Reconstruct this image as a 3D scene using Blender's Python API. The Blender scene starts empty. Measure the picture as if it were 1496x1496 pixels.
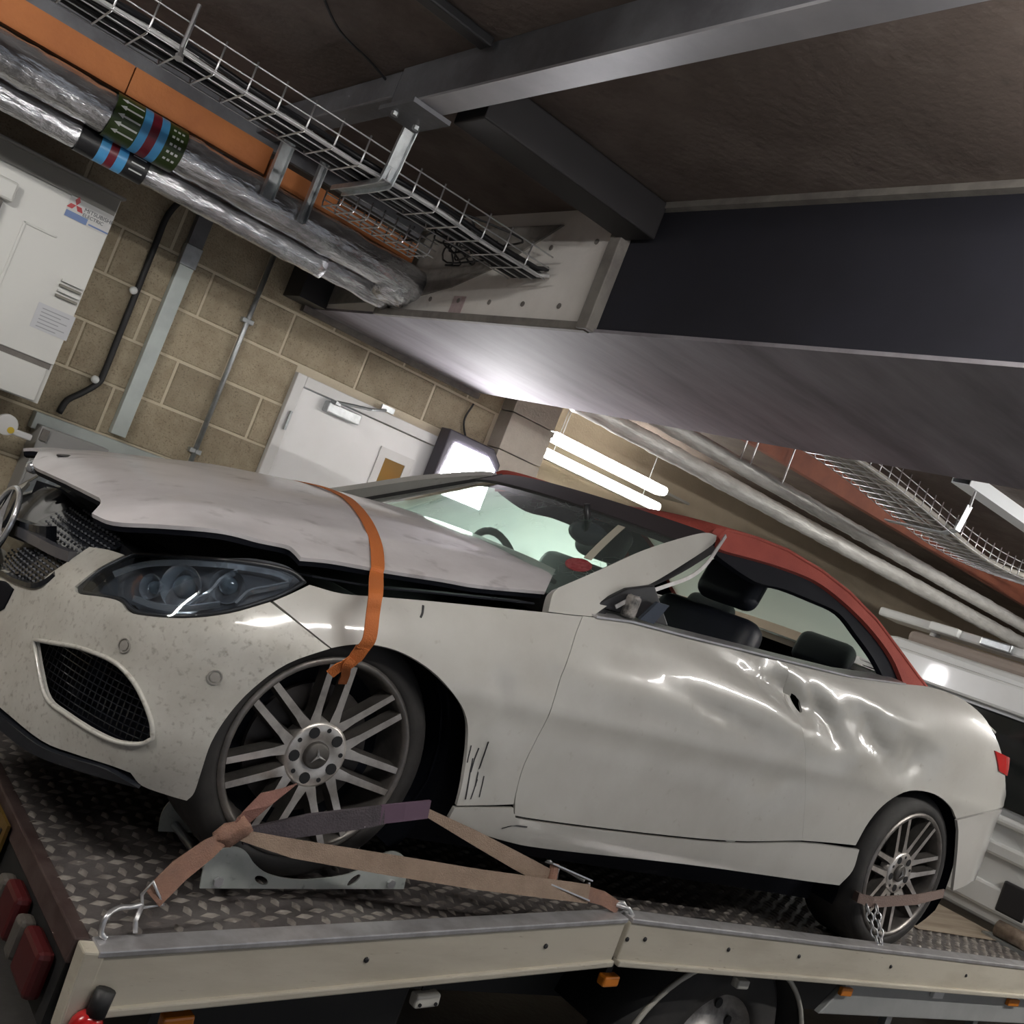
import bpy, math, random
from mathutils import Vector, Matrix, noise
from mathutils.geometry import delaunay_2d_cdt
random.seed(7)
# ------------------------------------------------------------------ camera, world, light, exposure
SC = bpy.context.scene
COL = SC.collection
FPX, W = 1544.68, 1496.0
YAW, PIT, ROL = (math.radians(a) for a in (52.7434, 2.4913, 21.3076))
EYE = Vector((0, 0, 1.68))
FWD = Vector((math.cos(PIT)*math.cos(YAW), math.cos(PIT)*math.sin(YAW), math.sin(PIT)))
_r0 = Vector((math.sin(YAW), -math.cos(YAW), 0)); _u0 = _r0.cross(FWD)
RGT = _r0*math.cos(ROL) + _u0*math.sin(ROL)
UPV = -_r0*math.sin(ROL) + _u0*math.cos(ROL)
cd = bpy.data.cameras.new('camera'); cam = bpy.data.objects.new('camera', cd); COL.objects.link(cam)
cd.sensor_width = 36; cd.sensor_fit = 'HORIZONTAL'; cd.lens = 36*FPX/W; cd.clip_start = .05
m = Matrix((RGT, UPV, -FWD)).transposed().to_4x4(); m.translation = EYE
cam.matrix_world = m; SC.camera = cam
wd = bpy.data.worlds.new('world'); SC.world = wd; wd.use_nodes = True
wd.node_tree.nodes['Background'].inputs[0].default_value = (.85, .9, 1, 1)
wd.node_tree.nodes['Background'].inputs[1].default_value = .30
SC.view_settings.view_transform = 'Standard'; SC.view_settings.look = 'None'
SC.view_settings.gamma = 1; SC.view_settings.use_curve_mapping = False
SC.view_settings.exposure = 0.35

# unseen ceiling battens, the last two added as fill (x, y, glow of the tube); the lamps themselves are built with the room
BATTENS = [(1.35, .7, 80, 'over the bay beside the car bonnet'), (5.15, .35, 190, 'over the bay beside the car boot'), (-1.2, 2.2, 175, 'added unseen over the truck tail to light the car front'), (7.2, 1.6, 110, 'added unseen over the truck cab to light the far pipes')]

# ------------------------------------------------------------------ pixel helpers (a pixel gives a direction only)
def ray(px, py): return FWD + RGT*((px-748)/FPX) - UPV*((py-748)/FPX)
def at(px, py, x=None, y=None, z=None):
    d = ray(px, py)
    t = (x-EYE.x)/d.x if x is not None else (y-EYE.y)/d.y if y is not None else (z-EYE.z)/d.z
    return EYE + d*t
def proj(P):
    q = P - EYE; w = q.dot(FWD)
    return 748+FPX*q.dot(RGT)/w, 748-FPX*q.dot(UPV)/w

# ------------------------------------------------------------------ materials
MATS = {}
def M(name, col, rough=.5, metal=0., col2=None, vs=6., vlo=.4, vhi=.65, bump=0., bs=60., rnd=0., emit=0., coat=0., stretch=(1, 1, 1), spec=.5, fine=None):
    if name in MATS: return MATS[name]
    mt = bpy.data.materials.new(name); mt.use_nodes = True; nt = mt.node_tree; N = nt.nodes; L = nt.links
    b = N['Principled BSDF']
    b.inputs['Base Color'].default_value = (*col, 1); b.inputs['Roughness'].default_value = rough
    b.inputs['Metallic'].default_value = metal; b.inputs['Coat Weight'].default_value = coat
    b.inputs['Coat Roughness'].default_value = .06; b.inputs['Specular IOR Level'].default_value = spec
    geo = N.new('ShaderNodeNewGeometry'); mp = N.new('ShaderNodeVectorMath'); mp.operation = 'MULTIPLY'
    mp.inputs[1].default_value = stretch; L.new(geo.outputs['Position'], mp.inputs[0])
    cur = None
    if col2:
        nz = N.new('ShaderNodeTexNoise'); nz.inputs['Scale'].default_value = vs; nz.inputs['Detail'].default_value = 7
        nz.inputs['Roughness'].default_value = .62
        L.new(mp.outputs[0], nz.inputs['Vector'])
        rp = N.new('ShaderNodeMapRange'); rp.inputs[1].default_value = vlo; rp.inputs[2].default_value = vhi
        L.new(nz.outputs[0], rp.inputs[0])
        mx = N.new('ShaderNodeMix'); mx.data_type = 'RGBA'; L.new(rp.outputs[0], mx.inputs[0])
        mx.inputs[6].default_value = (*col, 1); mx.inputs[7].default_value = (*col2, 1); cur = mx.outputs[2]
    if fine:
        nz = N.new('ShaderNodeTexNoise'); nz.inputs['Scale'].default_value = fine[0]; nz.inputs['Detail'].default_value = 4
        L.new(mp.outputs[0], nz.inputs['Vector'])
        rp = N.new('ShaderNodeMapRange'); rp.inputs[1].default_value = fine[1]; rp.inputs[2].default_value = fine[2]
        L.new(nz.outputs[0], rp.inputs[0])
        mx = N.new('ShaderNodeMix'); mx.data_type = 'RGBA'; L.new(rp.outputs[0], mx.inputs[0])
        if cur: L.new(cur, mx.inputs[6])
        else: mx.inputs[6].default_value = (*col, 1)
        mx.inputs[7].default_value = (*fine[3], 1); cur = mx.outputs[2]
    if rnd:
        oi = N.new('ShaderNodeObjectInfo'); rr = N.new('ShaderNodeMapRange'); rr.inputs[3].default_value = 1-rnd; rr.inputs[4].default_value = 1+rnd*.6
        L.new(oi.outputs['Random'], rr.inputs[0]); mu = N.new('ShaderNodeVectorMath'); mu.operation = 'SCALE'
        L.new(rr.outputs[0], mu.inputs['Scale'])
        if cur: L.new(cur, mu.inputs[0])
        else: mu.inputs[0].default_value = col
        cur = mu.outputs[0]
    if cur: L.new(cur, b.inputs['Base Color'])
    if bump:
        nb = N.new('ShaderNodeTexNoise'); nb.inputs['Scale'].default_value = bs; nb.inputs['Detail'].default_value = 5
        L.new(mp.outputs[0], nb.inputs['Vector'])
        bp = N.new('ShaderNodeBump'); bp.inputs['Strength'].default_value = bump; bp.inputs['Distance'].default_value = .01
        L.new(nb.outputs[0], bp.inputs['Height']); L.new(bp.outputs[0], b.inputs['Normal'])
    if emit:
        b.inputs['Emission Color'].default_value = (*col, 1); b.inputs['Emission Strength'].default_value = emit
    MATS[name] = mt; return mt

def glass(name, tint, haze=(0.5, .6, .55), hz=.12, rough=.02, crack=0.):
    if name in MATS: return MATS[name]
    mt = bpy.data.materials.new(name); mt.use_nodes = True; nt = mt.node_tree; N = nt.nodes; L = nt.links
    for n in list(N): N.remove(n)
    out = N.new('ShaderNodeOutputMaterial'); tr = N.new('ShaderNodeBsdfTransparent'); tr.inputs[0].default_value = (*tint, 1)
    df = N.new('ShaderNodeBsdfDiffuse'); df.inputs[0].default_value = (*haze, 1)
    gl = N.new('ShaderNodeBsdfGlossy'); gl.inputs['Roughness'].default_value = rough
    m1 = N.new('ShaderNodeMixShader'); m2 = N.new('ShaderNodeMixShader'); g0 = N.new('ShaderNodeNewGeometry'); dp_ = N.new('ShaderNodeVectorMath'); dp_.operation = 'DOT_PRODUCT'
    L.new(g0.outputs['Incoming'], dp_.inputs[0]); L.new(g0.outputs['Normal'], dp_.inputs[1])
    def mth(op, a, b):
        n_ = N.new('ShaderNodeMath'); n_.operation = op
        for i_, v_ in enumerate((a, b)):
            if isinstance(v_, (int, float)): n_.inputs[i_].default_value = v_
            else: L.new(v_, n_.inputs[i_])
        return n_.outputs[0]
    fo = mth('ADD', mth('MULTIPLY', mth('POWER', mth('SUBTRACT', 1., mth('ABSOLUTE', dp_.outputs['Value'], 0.)), 5.), .9), .05)
    m1.inputs[0].default_value = hz
    tl = N.new('ShaderNodeBsdfTranslucent'); tl.inputs[0].default_value = (*haze, 1); dt = N.new('ShaderNodeMixShader'); dt.inputs[0].default_value = .8
    L.new(df.outputs[0], dt.inputs[1]); L.new(tl.outputs[0], dt.inputs[2])
    if crack:
        geo = N.new('ShaderNodeNewGeometry'); vo = N.new('ShaderNodeTexVoronoi'); vo.feature = 'DISTANCE_TO_EDGE'; vo.inputs['Scale'].default_value = crack
        L.new(geo.outputs['Position'], vo.inputs['Vector'])
        nz = N.new('ShaderNodeTexNoise'); nz.inputs['Scale'].default_value = 4; L.new(geo.outputs['Position'], nz.inputs['Vector'])
        rp = N.new('ShaderNodeMapRange'); rp.inputs[1].default_value = 0; rp.inputs[2].default_value = .02; rp.inputs[3].default_value = .8; rp.inputs[4].default_value = hz
        r2 = N.new('ShaderNodeMapRange'); r2.inputs[1].default_value = .5; r2.inputs[2].default_value = .62
        L.new(vo.outputs['Distance'], rp.inputs[0]); L.new(nz.outputs[0], r2.inputs[0])
        mx = N.new('ShaderNodeMix'); mx.inputs[2].default_value = hz
        L.new(r2.outputs[0], mx.inputs[0]); L.new(rp.outputs[0], mx.inputs[3]); L.new(mx.outputs[0], m1.inputs[0])
    L.new(tr.outputs[0], m1.inputs[1]); L.new(dt.outputs[0], m1.inputs[2])
    L.new(fo, m2.inputs[0]); L.new(m1.outputs[0], m2.inputs[1]); L.new(gl.outputs[0], m2.inputs[2])
    L.new(m2.outputs[0], out.inputs[0]); MATS[name] = mt; return mt

# ------------------------------------------------------------------ mesh helpers
def tag(o, label=None, cat=None, group=None, kind=None):
    for k, v in (('label', label), ('category', cat), ('group', group), ('kind', kind)):
        if v: o[k] = v
    return o
def empty(name, loc, label=None, cat=None, group=None, kind=None):
    o = bpy.data.objects.new(name, None); COL.objects.link(o); o.location = loc; o.empty_display_size = .1
    return tag(o, label, cat, group, kind)
def rootloc(p):
    v = Vector(p.location)
    while p.parent:
        p = p.parent
    return v
WLOC = {}
def link(name, me, mat, parent=None, loc=(0, 0, 0), smooth=False):
    o = bpy.data.objects.new(name, me); COL.objects.link(o); o.location = loc
    WLOC[o] = Vector(loc)
    if mat and not me.materials: me.materials.append(mat)
    if smooth:
        for p in me.polygons: p.use_smooth = True
    if parent:
        o.parent = parent
        pl = WLOC.get(parent, Vector(parent.location))
        o.matrix_parent_inverse = Matrix.Translation(-pl) if parent.parent is None else Matrix.Translation(-pl)
    return o
class MB:
    def __init__(s): s.v = []; s.f = []
    def add(s, vs, fs):
        n = len(s.v); s.v += [Vector(p) for p in vs]; s.f += [tuple(i+n for i in f) for f in fs]; return s
    def box(s, a, b, rot=None, ctr=None):
        x0, y0, z0 = a; x1, y1, z1 = b
        vs = [Vector((x, y, z)) for z in (z0, z1) for y in (y0, y1) for x in (x0, x1)]
        if rot is not None:
            c = Vector(ctr) if ctr else (Vector(a)+Vector(b))/2
            vs = [c+rot@(p-c) for p in vs]
        return s.add(vs, [(0, 2, 3, 1), (4, 5, 7, 6), (0, 1, 5, 4), (2, 6, 7, 3), (0, 4, 6, 2), (1, 3, 7, 5)])
    def tube(s, pts, r, n=8, closed=False, caps=True):
        pts = [Vector(p) for p in pts]; k = len(pts); rings = []; up = None
        for i, p in enumerate(pts):
            a = pts[(i-1) % k] if (closed or i > 0) else p; b = pts[(i+1) % k] if (closed or i < k-1) else p
            t = (b-a).normalized()
            if up is None: up = t.orthogonal().normalized()
            up = (up-t*up.dot(t)).normalized(); w = t.cross(up)
            rr = r[i] if isinstance(r, (list, tuple)) else r
            rings.append([p+(up*math.cos(2*math.pi*j/n)+w*math.sin(2*math.pi*j/n))*rr for j in range(n)])
        vs = [q for rg in rings for q in rg]; fs = []
        for i in range(k if closed else k-1):
            i2 = (i+1) % k
            for j in range(n): fs.append((i*n+j, i*n+(j+1) % n, i2*n+(j+1) % n, i2*n+j))
        if caps and not closed: fs += [tuple(range(n))[::-1], tuple((k-1)*n+j for j in range(n))]
        return s.add(vs, fs)
    def lathe(s, prof, c, ax, n=32, caps=False):
        # prof: (radius, height along ax)
        ax = Vector(ax).normalized(); u = ax.orthogonal().normalized(); w = ax.cross(u); c = Vector(c); k = len(prof); vs = []
        for r, h in prof: vs += [c+ax*h+(u*math.cos(2*math.pi*j/n)+w*math.sin(2*math.pi*j/n))*r for j in range(n)]
        fs = [(i*n+j, i*n+(j+1) % n, (i+1)*n+(j+1) % n, (i+1)*n+j) for i in range(k-1) for j in range(n)]
        if caps: fs += [tuple(range(n))[::-1], tuple((k-1)*n+j for j in range(n))]
        return s.add(vs, fs)
    def prism(s, poly, d):
        poly = [Vector(p) for p in poly]; n = len(poly); d = Vector(d)
        return s.add(poly+[p+d for p in poly], [tuple(range(n))[::-1], tuple(range(n, 2*n))]+[(i, (i+1) % n, n+(i+1) % n, n+i) for i in range(n)])
    def ribbon(s, pts, wv, w, th=.003):
        pts = [Vector(p) for p in pts]; k = len(pts); vs = []
        for i, p in enumerate(pts):
            a = pts[max(0, i-1)]; b = pts[min(k-1, i+1)]; t = (b-a).normalized()
            v = Vector(wv[i] if isinstance(wv, list) else wv); v = (v-t*v.dot(t)).normalized(); nn = t.cross(v)
            ww = (w[i] if isinstance(w, list) else w)/2
            vs += [p+v*ww+nn*th/2, p-v*ww+nn*th/2, p-v*ww-nn*th/2, p+v*ww-nn*th/2]
        fs = [(0, 1, 2, 3)[::-1], tuple((k-1)*4+j for j in range(4))]
        for i in range(k-1):
            for j in range(4): fs.append((i*4+j, i*4+(j+1) % 4, i*4+4+(j+1) % 4, i*4+4+j))
        return s.add(vs, fs)
    def torus(s, c, ax, R, r, n=24, m=8, a0=0., a1=2*math.pi):
        ax = Vector(ax).normalized(); u = ax.orthogonal().normalized(); w = ax.cross(u); full = abs(a1-a0-2*math.pi) < 1e-6
        pts = [Vector(c)+(u*math.cos(a0+(a1-a0)*i/(n if full else n-1))+w*math.sin(a0+(a1-a0)*i/(n if full else n-1)))*R for i in range(n)]
        return s.tube(pts, r, m, closed=full)
    def compact(s):
        u = sorted({i for f in s.f for i in f}); mp = {i: k for k, i in enumerate(u)}
        s.v = [s.v[i] for i in u]; s.f = [tuple(mp[i] for i in f) for f in s.f]; return s
    def build(s, name, mat, parent=None, smooth=False, bevel=0., auto=False, seg=2):
        xs = [p.x for p in s.v]; ys = [p.y for p in s.v]; zs = [p.z for p in s.v]
        c = Vector(((min(xs)+max(xs))/2, (min(ys)+max(ys))/2, min(zs)))
        me = bpy.data.meshes.new(name); me.from_pydata([p-c for p in s.v], [], s.f); me.update()
        o = link(name, me, mat, parent, c, smooth)
        if bevel:
            b = o.modifiers.new('bevel', 'BEVEL'); b.width = bevel; b.segments = seg; b.limit_method = 'ANGLE'
        if auto:
            sharp(me)
        return o
def sharp(me, ang=.7):
    import bmesh
    bm = bmesh.new(); bm.from_mesh(me)
    for e in bm.edges:
        if len(e.link_faces) == 2 and e.calc_face_angle(0) > ang: e.smooth = False
    for f in bm.faces: f.smooth = True
    bm.to_mesh(me); bm.free()
def cat(pts, sub=5, closed=False):
    # Catmull-Rom through 2D/3D points
    P = [Vector(p) for p in pts]; n = len(P); out = []
    rng = range(n) if closed else range(n-1)
    for i in rng:
        p1, p2 = P[i], P[(i+1) % n]
        p0 = P[(i-1) % n] if (closed or i > 0) else p1*2-p2
        p3 = P[(i+2) % n] if (closed or i < n-2) else p2*2-p1
        for j in range(sub):
            t = j/sub
            out.append(.5*((2*p1)+(p2-p0)*t+(2*p0-5*p1+4*p2-p3)*t*t+(3*p1-p0-3*p2+p3)*t**3))
    if not closed: out.append(P[-1])
    return out
def smooth_outline(pts, sub=4):
    # closed outline; points with a third entry are corners
    cs = [i for i, p in enumerate(pts) if len(p) > 2]
    if not cs: return [tuple(v) for v in cat([p[:2] for p in pts], sub, True)]
    out = []; n = len(pts)
    for a, i in enumerate(cs):
        j = cs[(a+1) % len(cs)]; seg = []; k = i
        while True:
            seg.append(pts[k % n][:2])
            if k % n == j and k != i: break
            k += 1
        seg = cat(seg, sub if len(seg) > 2 else 1)
        out += [tuple(v) for v in seg[:-1]]
    return out
def lerp_tab(tab, x):
    if x <= tab[0][0]: return tab[0][1]
    for (a, b), (c, d) in zip(tab, tab[1:]):
        if x <= c:
            t = (x-a)/(c-a); return b+(d-b)*t
    return tab[-1][1]
def stab(tab):
    # smooth table: returns function (cubic hermite / finite difference)
    xs = [t[0] for t in tab]; ys = [t[1] for t in tab]; n = len(xs)
    ms = []
    for i in range(n):
        a = max(0, i-1); b = min(n-1, i+1); ms.append((ys[b]-ys[a])/(xs[b]-xs[a]))
    def f(x):
        if x <= xs[0]: return ys[0]+ms[0]*(x-xs[0])
        if x >= xs[-1]: return ys[-1]+ms[-1]*(x-xs[-1])
        i = max(k for k in range(n-1) if xs[k] <= x); h = xs[i+1]-xs[i]; t = (x-xs[i])/h
        return (2*t**3-3*t*t+1)*ys[i]+(t**3-2*t*t+t)*h*ms[i]+(-2*t**3+3*t*t)*ys[i+1]+(t**3-t*t)*h*ms[i+1]
    return f
def inpoly(p, poly):
    x, y = p; c = False; j = len(poly)-1
    for i in range(len(poly)):
        xi, yi = poly[i]; xj, yj = poly[j]
        if (yi > y) != (yj > y) and x < (xj-xi)*(y-yi)/(yj-yi)+xi: c = not c
        j = i
    return c
def dseg(p, a, b):
    ax, ay = a; bx_, by_ = b; dx, dy = bx_-ax, by_-ay; l = dx*dx+dy*dy
    t = 0 if l == 0 else max(0, min(1, ((p[0]-ax)*dx+(p[1]-ay)*dy)/l))
    return math.hypot(p[0]-ax-t*dx, p[1]-ay-t*dy)
def inset(poly, d):
    n = len(poly); ar = sum(poly[i][0]*poly[(i+1) % n][1]-poly[(i+1) % n][0]*poly[i][1] for i in range(n)); sg = 1 if ar > 0 else -1; out = []
    for i in range(n):
        a, b, c = poly[i-1], poly[i], poly[(i+1) % n]
        def nm(p, q):
            l = math.hypot(q[0]-p[0], q[1]-p[1]) or 1; return (-(q[1]-p[1])/l*sg, (q[0]-p[0])/l*sg)
        n1, n2 = nm(a, b), nm(b, c); k = 1+n1[0]*n2[0]+n1[1]*n2[1]; k = max(k, .5)
        out.append((b[0]+d*(n1[0]+n2[0])/k, b[1]+d*(n1[1]+n2[1])/k))
    return out
def dens(poly, step):
    out = []; n = len(poly)
    for i in range(n):
        a, b = poly[i], poly[(i+1) % n]; l = math.hypot(b[0]-a[0], b[1]-a[1])
        if l < 1e-5: continue
        k = max(1, round(l/step))
        out += [(a[0]+(b[0]-a[0])*j/k, a[1]+(b[1]-a[1])*j/k) for j in range(k)]
    return out
YC = 3.04
def panel(name, surf, outline, mat, parent, holes=(), step=.03, thick=.008, out=None, mirror=False, gap=0., auto=False):
    """a sheet on surface surf(a,b), cut to the outline (in a,b), with holes; out = a point the sheet faces away from"""
    if gap: outline = inset(outline, gap)
    loops = [dens(outline, step)]+[dens(h, step*.6) for h in holes]
    vs = []; es = []
    for lp in loops:
        k = len(vs); n = len(lp); vs += lp; es += [(k+i, k+(i+1) % n) for i in range(n)]
    x0 = min(p[0] for p in loops[0]); x1 = max(p[0] for p in loops[0]); y0 = min(p[1] for p in loops[0]); y1 = max(p[1] for p in loops[0])
    segs = [(lp[i], lp[(i+1) % len(lp)]) for lp in loops for i in range(len(lp))]
    ny = int((y1-y0)/step)+1; nx = int((x1-x0)/step)+1
    for j in range(ny+1):
        for i in range(nx+1):
            p = (x0+(i+(.5 if j % 2 else 0))*step, y0+j*step)
            if inpoly(p, loops[0]) and not any(inpoly(p, h) for h in loops[1:]) and all(abs(a[0]-p[0])+abs(a[1]-p[1]) > 3*step or dseg(p, a, b) > step*.45 for a, b in segs): vs.append(p)
    r = delaunay_2d_cdt([Vector(p) for p in vs], es, [], 0, 1e-6)
    V2, F2 = r[0], r[2]; fs = []
    for f in F2:
        c = (sum(V2[i][0] for i in f)/3, sum(V2[i][1] for i in f)/3)
        if inpoly(c, loops[0]) and not any(inpoly(c, h) for h in loops[1:]): fs.append(tuple(f))
    used = sorted({i for f in fs for i in f}); mp = {i: k for k, i in enumerate(used)}
    P = [surf(V2[i][0], V2[i][1]) for i in used]; fs = [tuple(mp[i] for i in f) for f in fs]
    ref = Vector(out) if out else Vector((3, YC, 1.2)); sgn = 0
    for f in fs:
        a, b, c = (P[i] for i in f); sgn += (b-a).cross(c-a).dot((a+b+c)/3-ref)
    if sgn < 0: fs = [f[::-1] for f in fs]
    res = []
    for mir in ((False, True) if mirror else (False,)):
        mb = MB(); mb.add([Vector((p.x, 2*YC-p.y, p.z)) for p in P] if mir else P, [f[::-1] for f in fs] if mir else fs)
        o = mb.build(name, mat, parent, smooth=True, auto=auto)
        if thick:
            sd = o.modifiers.new('thickness', 'SOLIDIFY'); sd.thickness = thick; sd.offset = -1
            es_ = o.modifiers.new('edges', 'EDGE_SPLIT'); es_.split_angle = .9; es_.use_edge_sharp = False
        res.append(o)
    return res[0]
def solver(surf, a0, a1, b0, b1, na=120, nb=40):
    G = []
    for i in range(na+1):
        for j in range(nb+1):
            a = a0+(a1-a0)*i/na; b = b0+(b1-b0)*j/nb; P = surf(a, b); G.append((a, b, *proj(P), (P-EYE).dot(FWD)))
    def sol(px, py):
        cand = sorted(G, key=lambda g: (g[2]-px)**2+(g[3]-py)**2)[:6]
        bst = min(cand, key=lambda g: g[4] + .02*math.hypot(g[2]-px, g[3]-py)); a, b = bst[0], bst[1]
        best = None
        for it in range(14):
            x, y = proj(surf(a, b)); e = math.hypot(x-px, y-py)
            if best is None or e < best[0]: best = (e, a, b)
            if e < .05: break
            h = 1e-4; xa, ya = proj(surf(a+h, b)); xb, yb = proj(surf(a, b+h))
            j11, j12, j21, j22 = (xa-x)/h, (xb-x)/h, (ya-y)/h, (yb-y)/h; lam = 60.
            A11, A12, A22 = j11*j11+j21*j21+lam, j11*j12+j21*j22, j12*j12+j22*j22+lam
            g1, g2 = j11*(px-x)+j21*(py-y), j12*(px-x)+j22*(py-y); D = A11*A22-A12*A12
            da, db = (A22*g1-A12*g2)/D, (A11*g2-A12*g1)/D; l = math.hypot(da, db)
            if l > .08: da, db = da*.08/l, db*.08/l
            a += da; b += db
        return best[1], best[2]
    return sol
def outl(sol, pts, sub=4): return [sol(*p) for p in smooth_outline(pts, sub)]
def text_mesh(name, body, size, mat, parent, origin, ex, ey, th=.002):
    cu = bpy.data.curves.new(name, 'FONT'); cu.body = body; cu.size = size; cu.extrude = th/2
    t = bpy.data.objects.new(name, cu); COL.objects.link(t); dg = bpy.context.evaluated_depsgraph_get()
    me = bpy.data.meshes.new_from_object(t.evaluated_get(dg)); bpy.data.objects.remove(t); bpy.data.curves.remove(cu)
    ex = Vector(ex).normalized(); ey = Vector(ey).normalized(); ez = ex.cross(ey)
    mb = MB(); mb.add([Vector(origin)+ex*v.co.x+ey*v.co.y+ez*v.co.z for v in me.vertices], [tuple(p.vertices) for p in me.polygons])
    bpy.data.meshes.remove(me)
    return mb.build(name, mat, parent)
# ================================================================== the place
CEIL = 2.95; WY = 5.0
m_block = M('blockwork', (.44, .375, .265), .92, col2=(.35, .29, .20), vs=9, bump=.6, bs=90, rnd=.15, fine=(140, .55, .75, (.2, .16, .11)))
m_mortar = M('mortar', (.66, .59, .45), .95, bump=.4, bs=120)
m_conc = M('ceiling_board', (.105, .08, .068), .85, col2=(.19, .155, .135), vs=2.2, vlo=.45, vhi=.75, bump=.3, bs=35, fine=(14, .62, .8, (.07, .055, .048)))
m_floor = M('garage_concrete', (.10, .095, .09), .6, col2=(.06, .055, .05), vs=3, bump=.25, bs=40)
m_white = M('white_paint', (.78, .78, .77), .35, col2=(.7, .69, .67), vs=3)
m_steel = M('painted_steel', (.17, .175, .19), .5, .25, col2=(.11, .11, .12), vs=5, bump=.1)
m_galv = M('galvanised_steel', (.52, .55, .56), .38, .85, col2=(.4, .42, .43), vs=25, bump=.08, bs=60)
m_galvp = M('galvanised_trunking', (.50, .55, .53), .42, .35, col2=(.43, .47, .46), vs=8)
m_black = M('black_rubber', (.012, .012, .013), .55)
m_dark = M('dark_plastic', (.02, .02, .022), .4)
m_zinc = M('zinc_wire', (.62, .62, .63), .35, .9)
m_foil = M('foil_lagging', (.82, .83, .85), .25, .8, col2=(.5, .5, .52), vs=14, vlo=.45, vhi=.6, bump=1.0, bs=26, stretch=(.5, 1.6, 1.6))
m_orange = M('orange_oxide_steel', (.50, .175, .05), .6, col2=(.41, .135, .04), vs=4, bump=.15)
m_oxide = M('red_oxide_steel', (.24, .075, .04), .65, col2=(.17, .05, .03), vs=4)
m_lamp = M('tube_glow', (1, .97, .9), .5, emit=24)

fl = MB().box((-4, -4, -.1), (12, 7.2, 0)).build('floor', m_floor); tag(fl, 'dark concrete garage floor under the truck', 'floor', kind='structure')
ce = MB().box((-4, -4, CEIL), (12, 7.2, CEIL+.12)).build('ceiling', m_conc); tag(ce, 'dark brown stained board ceiling of the garage', 'ceiling', kind='structure')
# ---- block wall with the door in it
DX0, DX1, DZ = 2.205, 3.205, 2.175
wl = MB().box((-4, WY+.0025, 0), (DX0, WY+.2, CEIL)).box((DX1, WY+.0025, 0), (3.78, WY+.2, CEIL)).box((DX0, WY+.0025, DZ), (DX1, WY+.2, CEIL)).build('wall_back', m_mortar)
tag(wl, 'tan concrete block wall behind the truck with pale mortar joints', 'wall', kind='structure')
BW, BH, J = .45, .225, .011
bz0 = at(81, 530, y=WY).z % BH
jx = at(534, 526, y=WY).x; row_ref = int((at(524, 550, y=WY).z-bz0)//BH)
shared = {}
def block(x0, x1, z0, z1):
    k = (round(x1-x0, 3), round(z1-z0, 3))
    if k not in shared:
        w, h = k; c = .006; d = .016
        vs = [(0, d, 0), (w, d, 0), (w, d, h), (0, d, h), (0, c, 0), (w, c, 0), (w, c, h), (0, c, h), (c, 0, c), (w-c, 0, c), (w-c, 0, h-c), (c, 0, h-c)]
        fs = [(8, 9, 10, 11)]+[(i, (i+1) % 4, 4+(i+1) % 4, 4+i) for i in range(4)]+[(4+i, 4+(i+1) % 4, 8+(i+1) % 4, 8+i) for i in range(4)]
        me = bpy.data.meshes.new('block'); me.from_pydata(vs, [], fs); me.update(); me.materials.append(m_block); shared[k] = me
    link('block', shared[k], None, wl, (x0, WY-.003+random.uniform(-.0015, .0015), z0))
r = -1
while bz0+r*BH < CEIL:
    z0 = max(0, bz0+r*BH)+J/2; z1 = min(CEIL, bz0+(r+1)*BH)-J/2
    off = jx+(0 if (r-row_ref) % 2 == 0 else BW/2)
    k = math.floor((-1.6-off)/BW)
    while off+k*BW < 3.46:
        x0 = off+k*BW+J/2; x1 = min(off+(k+1)*BW-J/2, 3.455); k += 1
        if z1-z0 < .02 or x1 < -1.5: continue
        pcs = [(x0, x1)]
        if z0 < DZ-.03 and x1 > DX0 and x0 < DX1: pcs = [(x0, min(x1, DX0)), (max(x0, DX1), x1)]
        for a, b in pcs:
            if b-a > .03: block(a, b, z0, z1)
    r += 1
# ---- pale block column beside the flood lamp and the recess behind it
m_pale = M('pale_painted_block', (.50, .46, .40), .85, col2=(.42, .38, .33), vs=5, bump=.35, bs=80, rnd=.1)
co = empty('block_column', (3.62, WY-.03, 0), 'pale painted block column between the white door and the twin tubes', 'column')
for i in range(13):
    z0 = i*.225+.11; 
    MB().box((3.46, WY-.12, z0-.11+.003), (3.785, WY+.2, min(CEIL, z0+.115)-.003)).build('block', m_pale, co, bevel=.004)
m_beige = M('beige_render', (.66, .56, .42), .9, col2=(.58, .49, .36), vs=2, bump=.2)
wr = MB().box((3.4, 6.3, 0), (12, 6.5, CEIL)).build('wall_recess', m_beige); tag(wr, 'beige rendered wall of the deep recess right of the pale column', 'wall', kind='structure')
wr = MB().box((11.8, -4, 0), (12, 6.3, CEIL)).build('wall_right', m_beige); tag(wr, 'beige end wall beyond the truck cab', 'wall', kind='structure')
m_lw = M('dark_brown_render', (.10, .075, .06), .9, col2=(.07, .052, .042), vs=2, bump=.2)
wr = MB().box((-4, -4, 0), (-3.8, 5, CEIL)).build('wall_left', m_lw); tag(wr, 'dark brown end wall left of the plant cabinet', 'wall', kind='structure')

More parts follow.
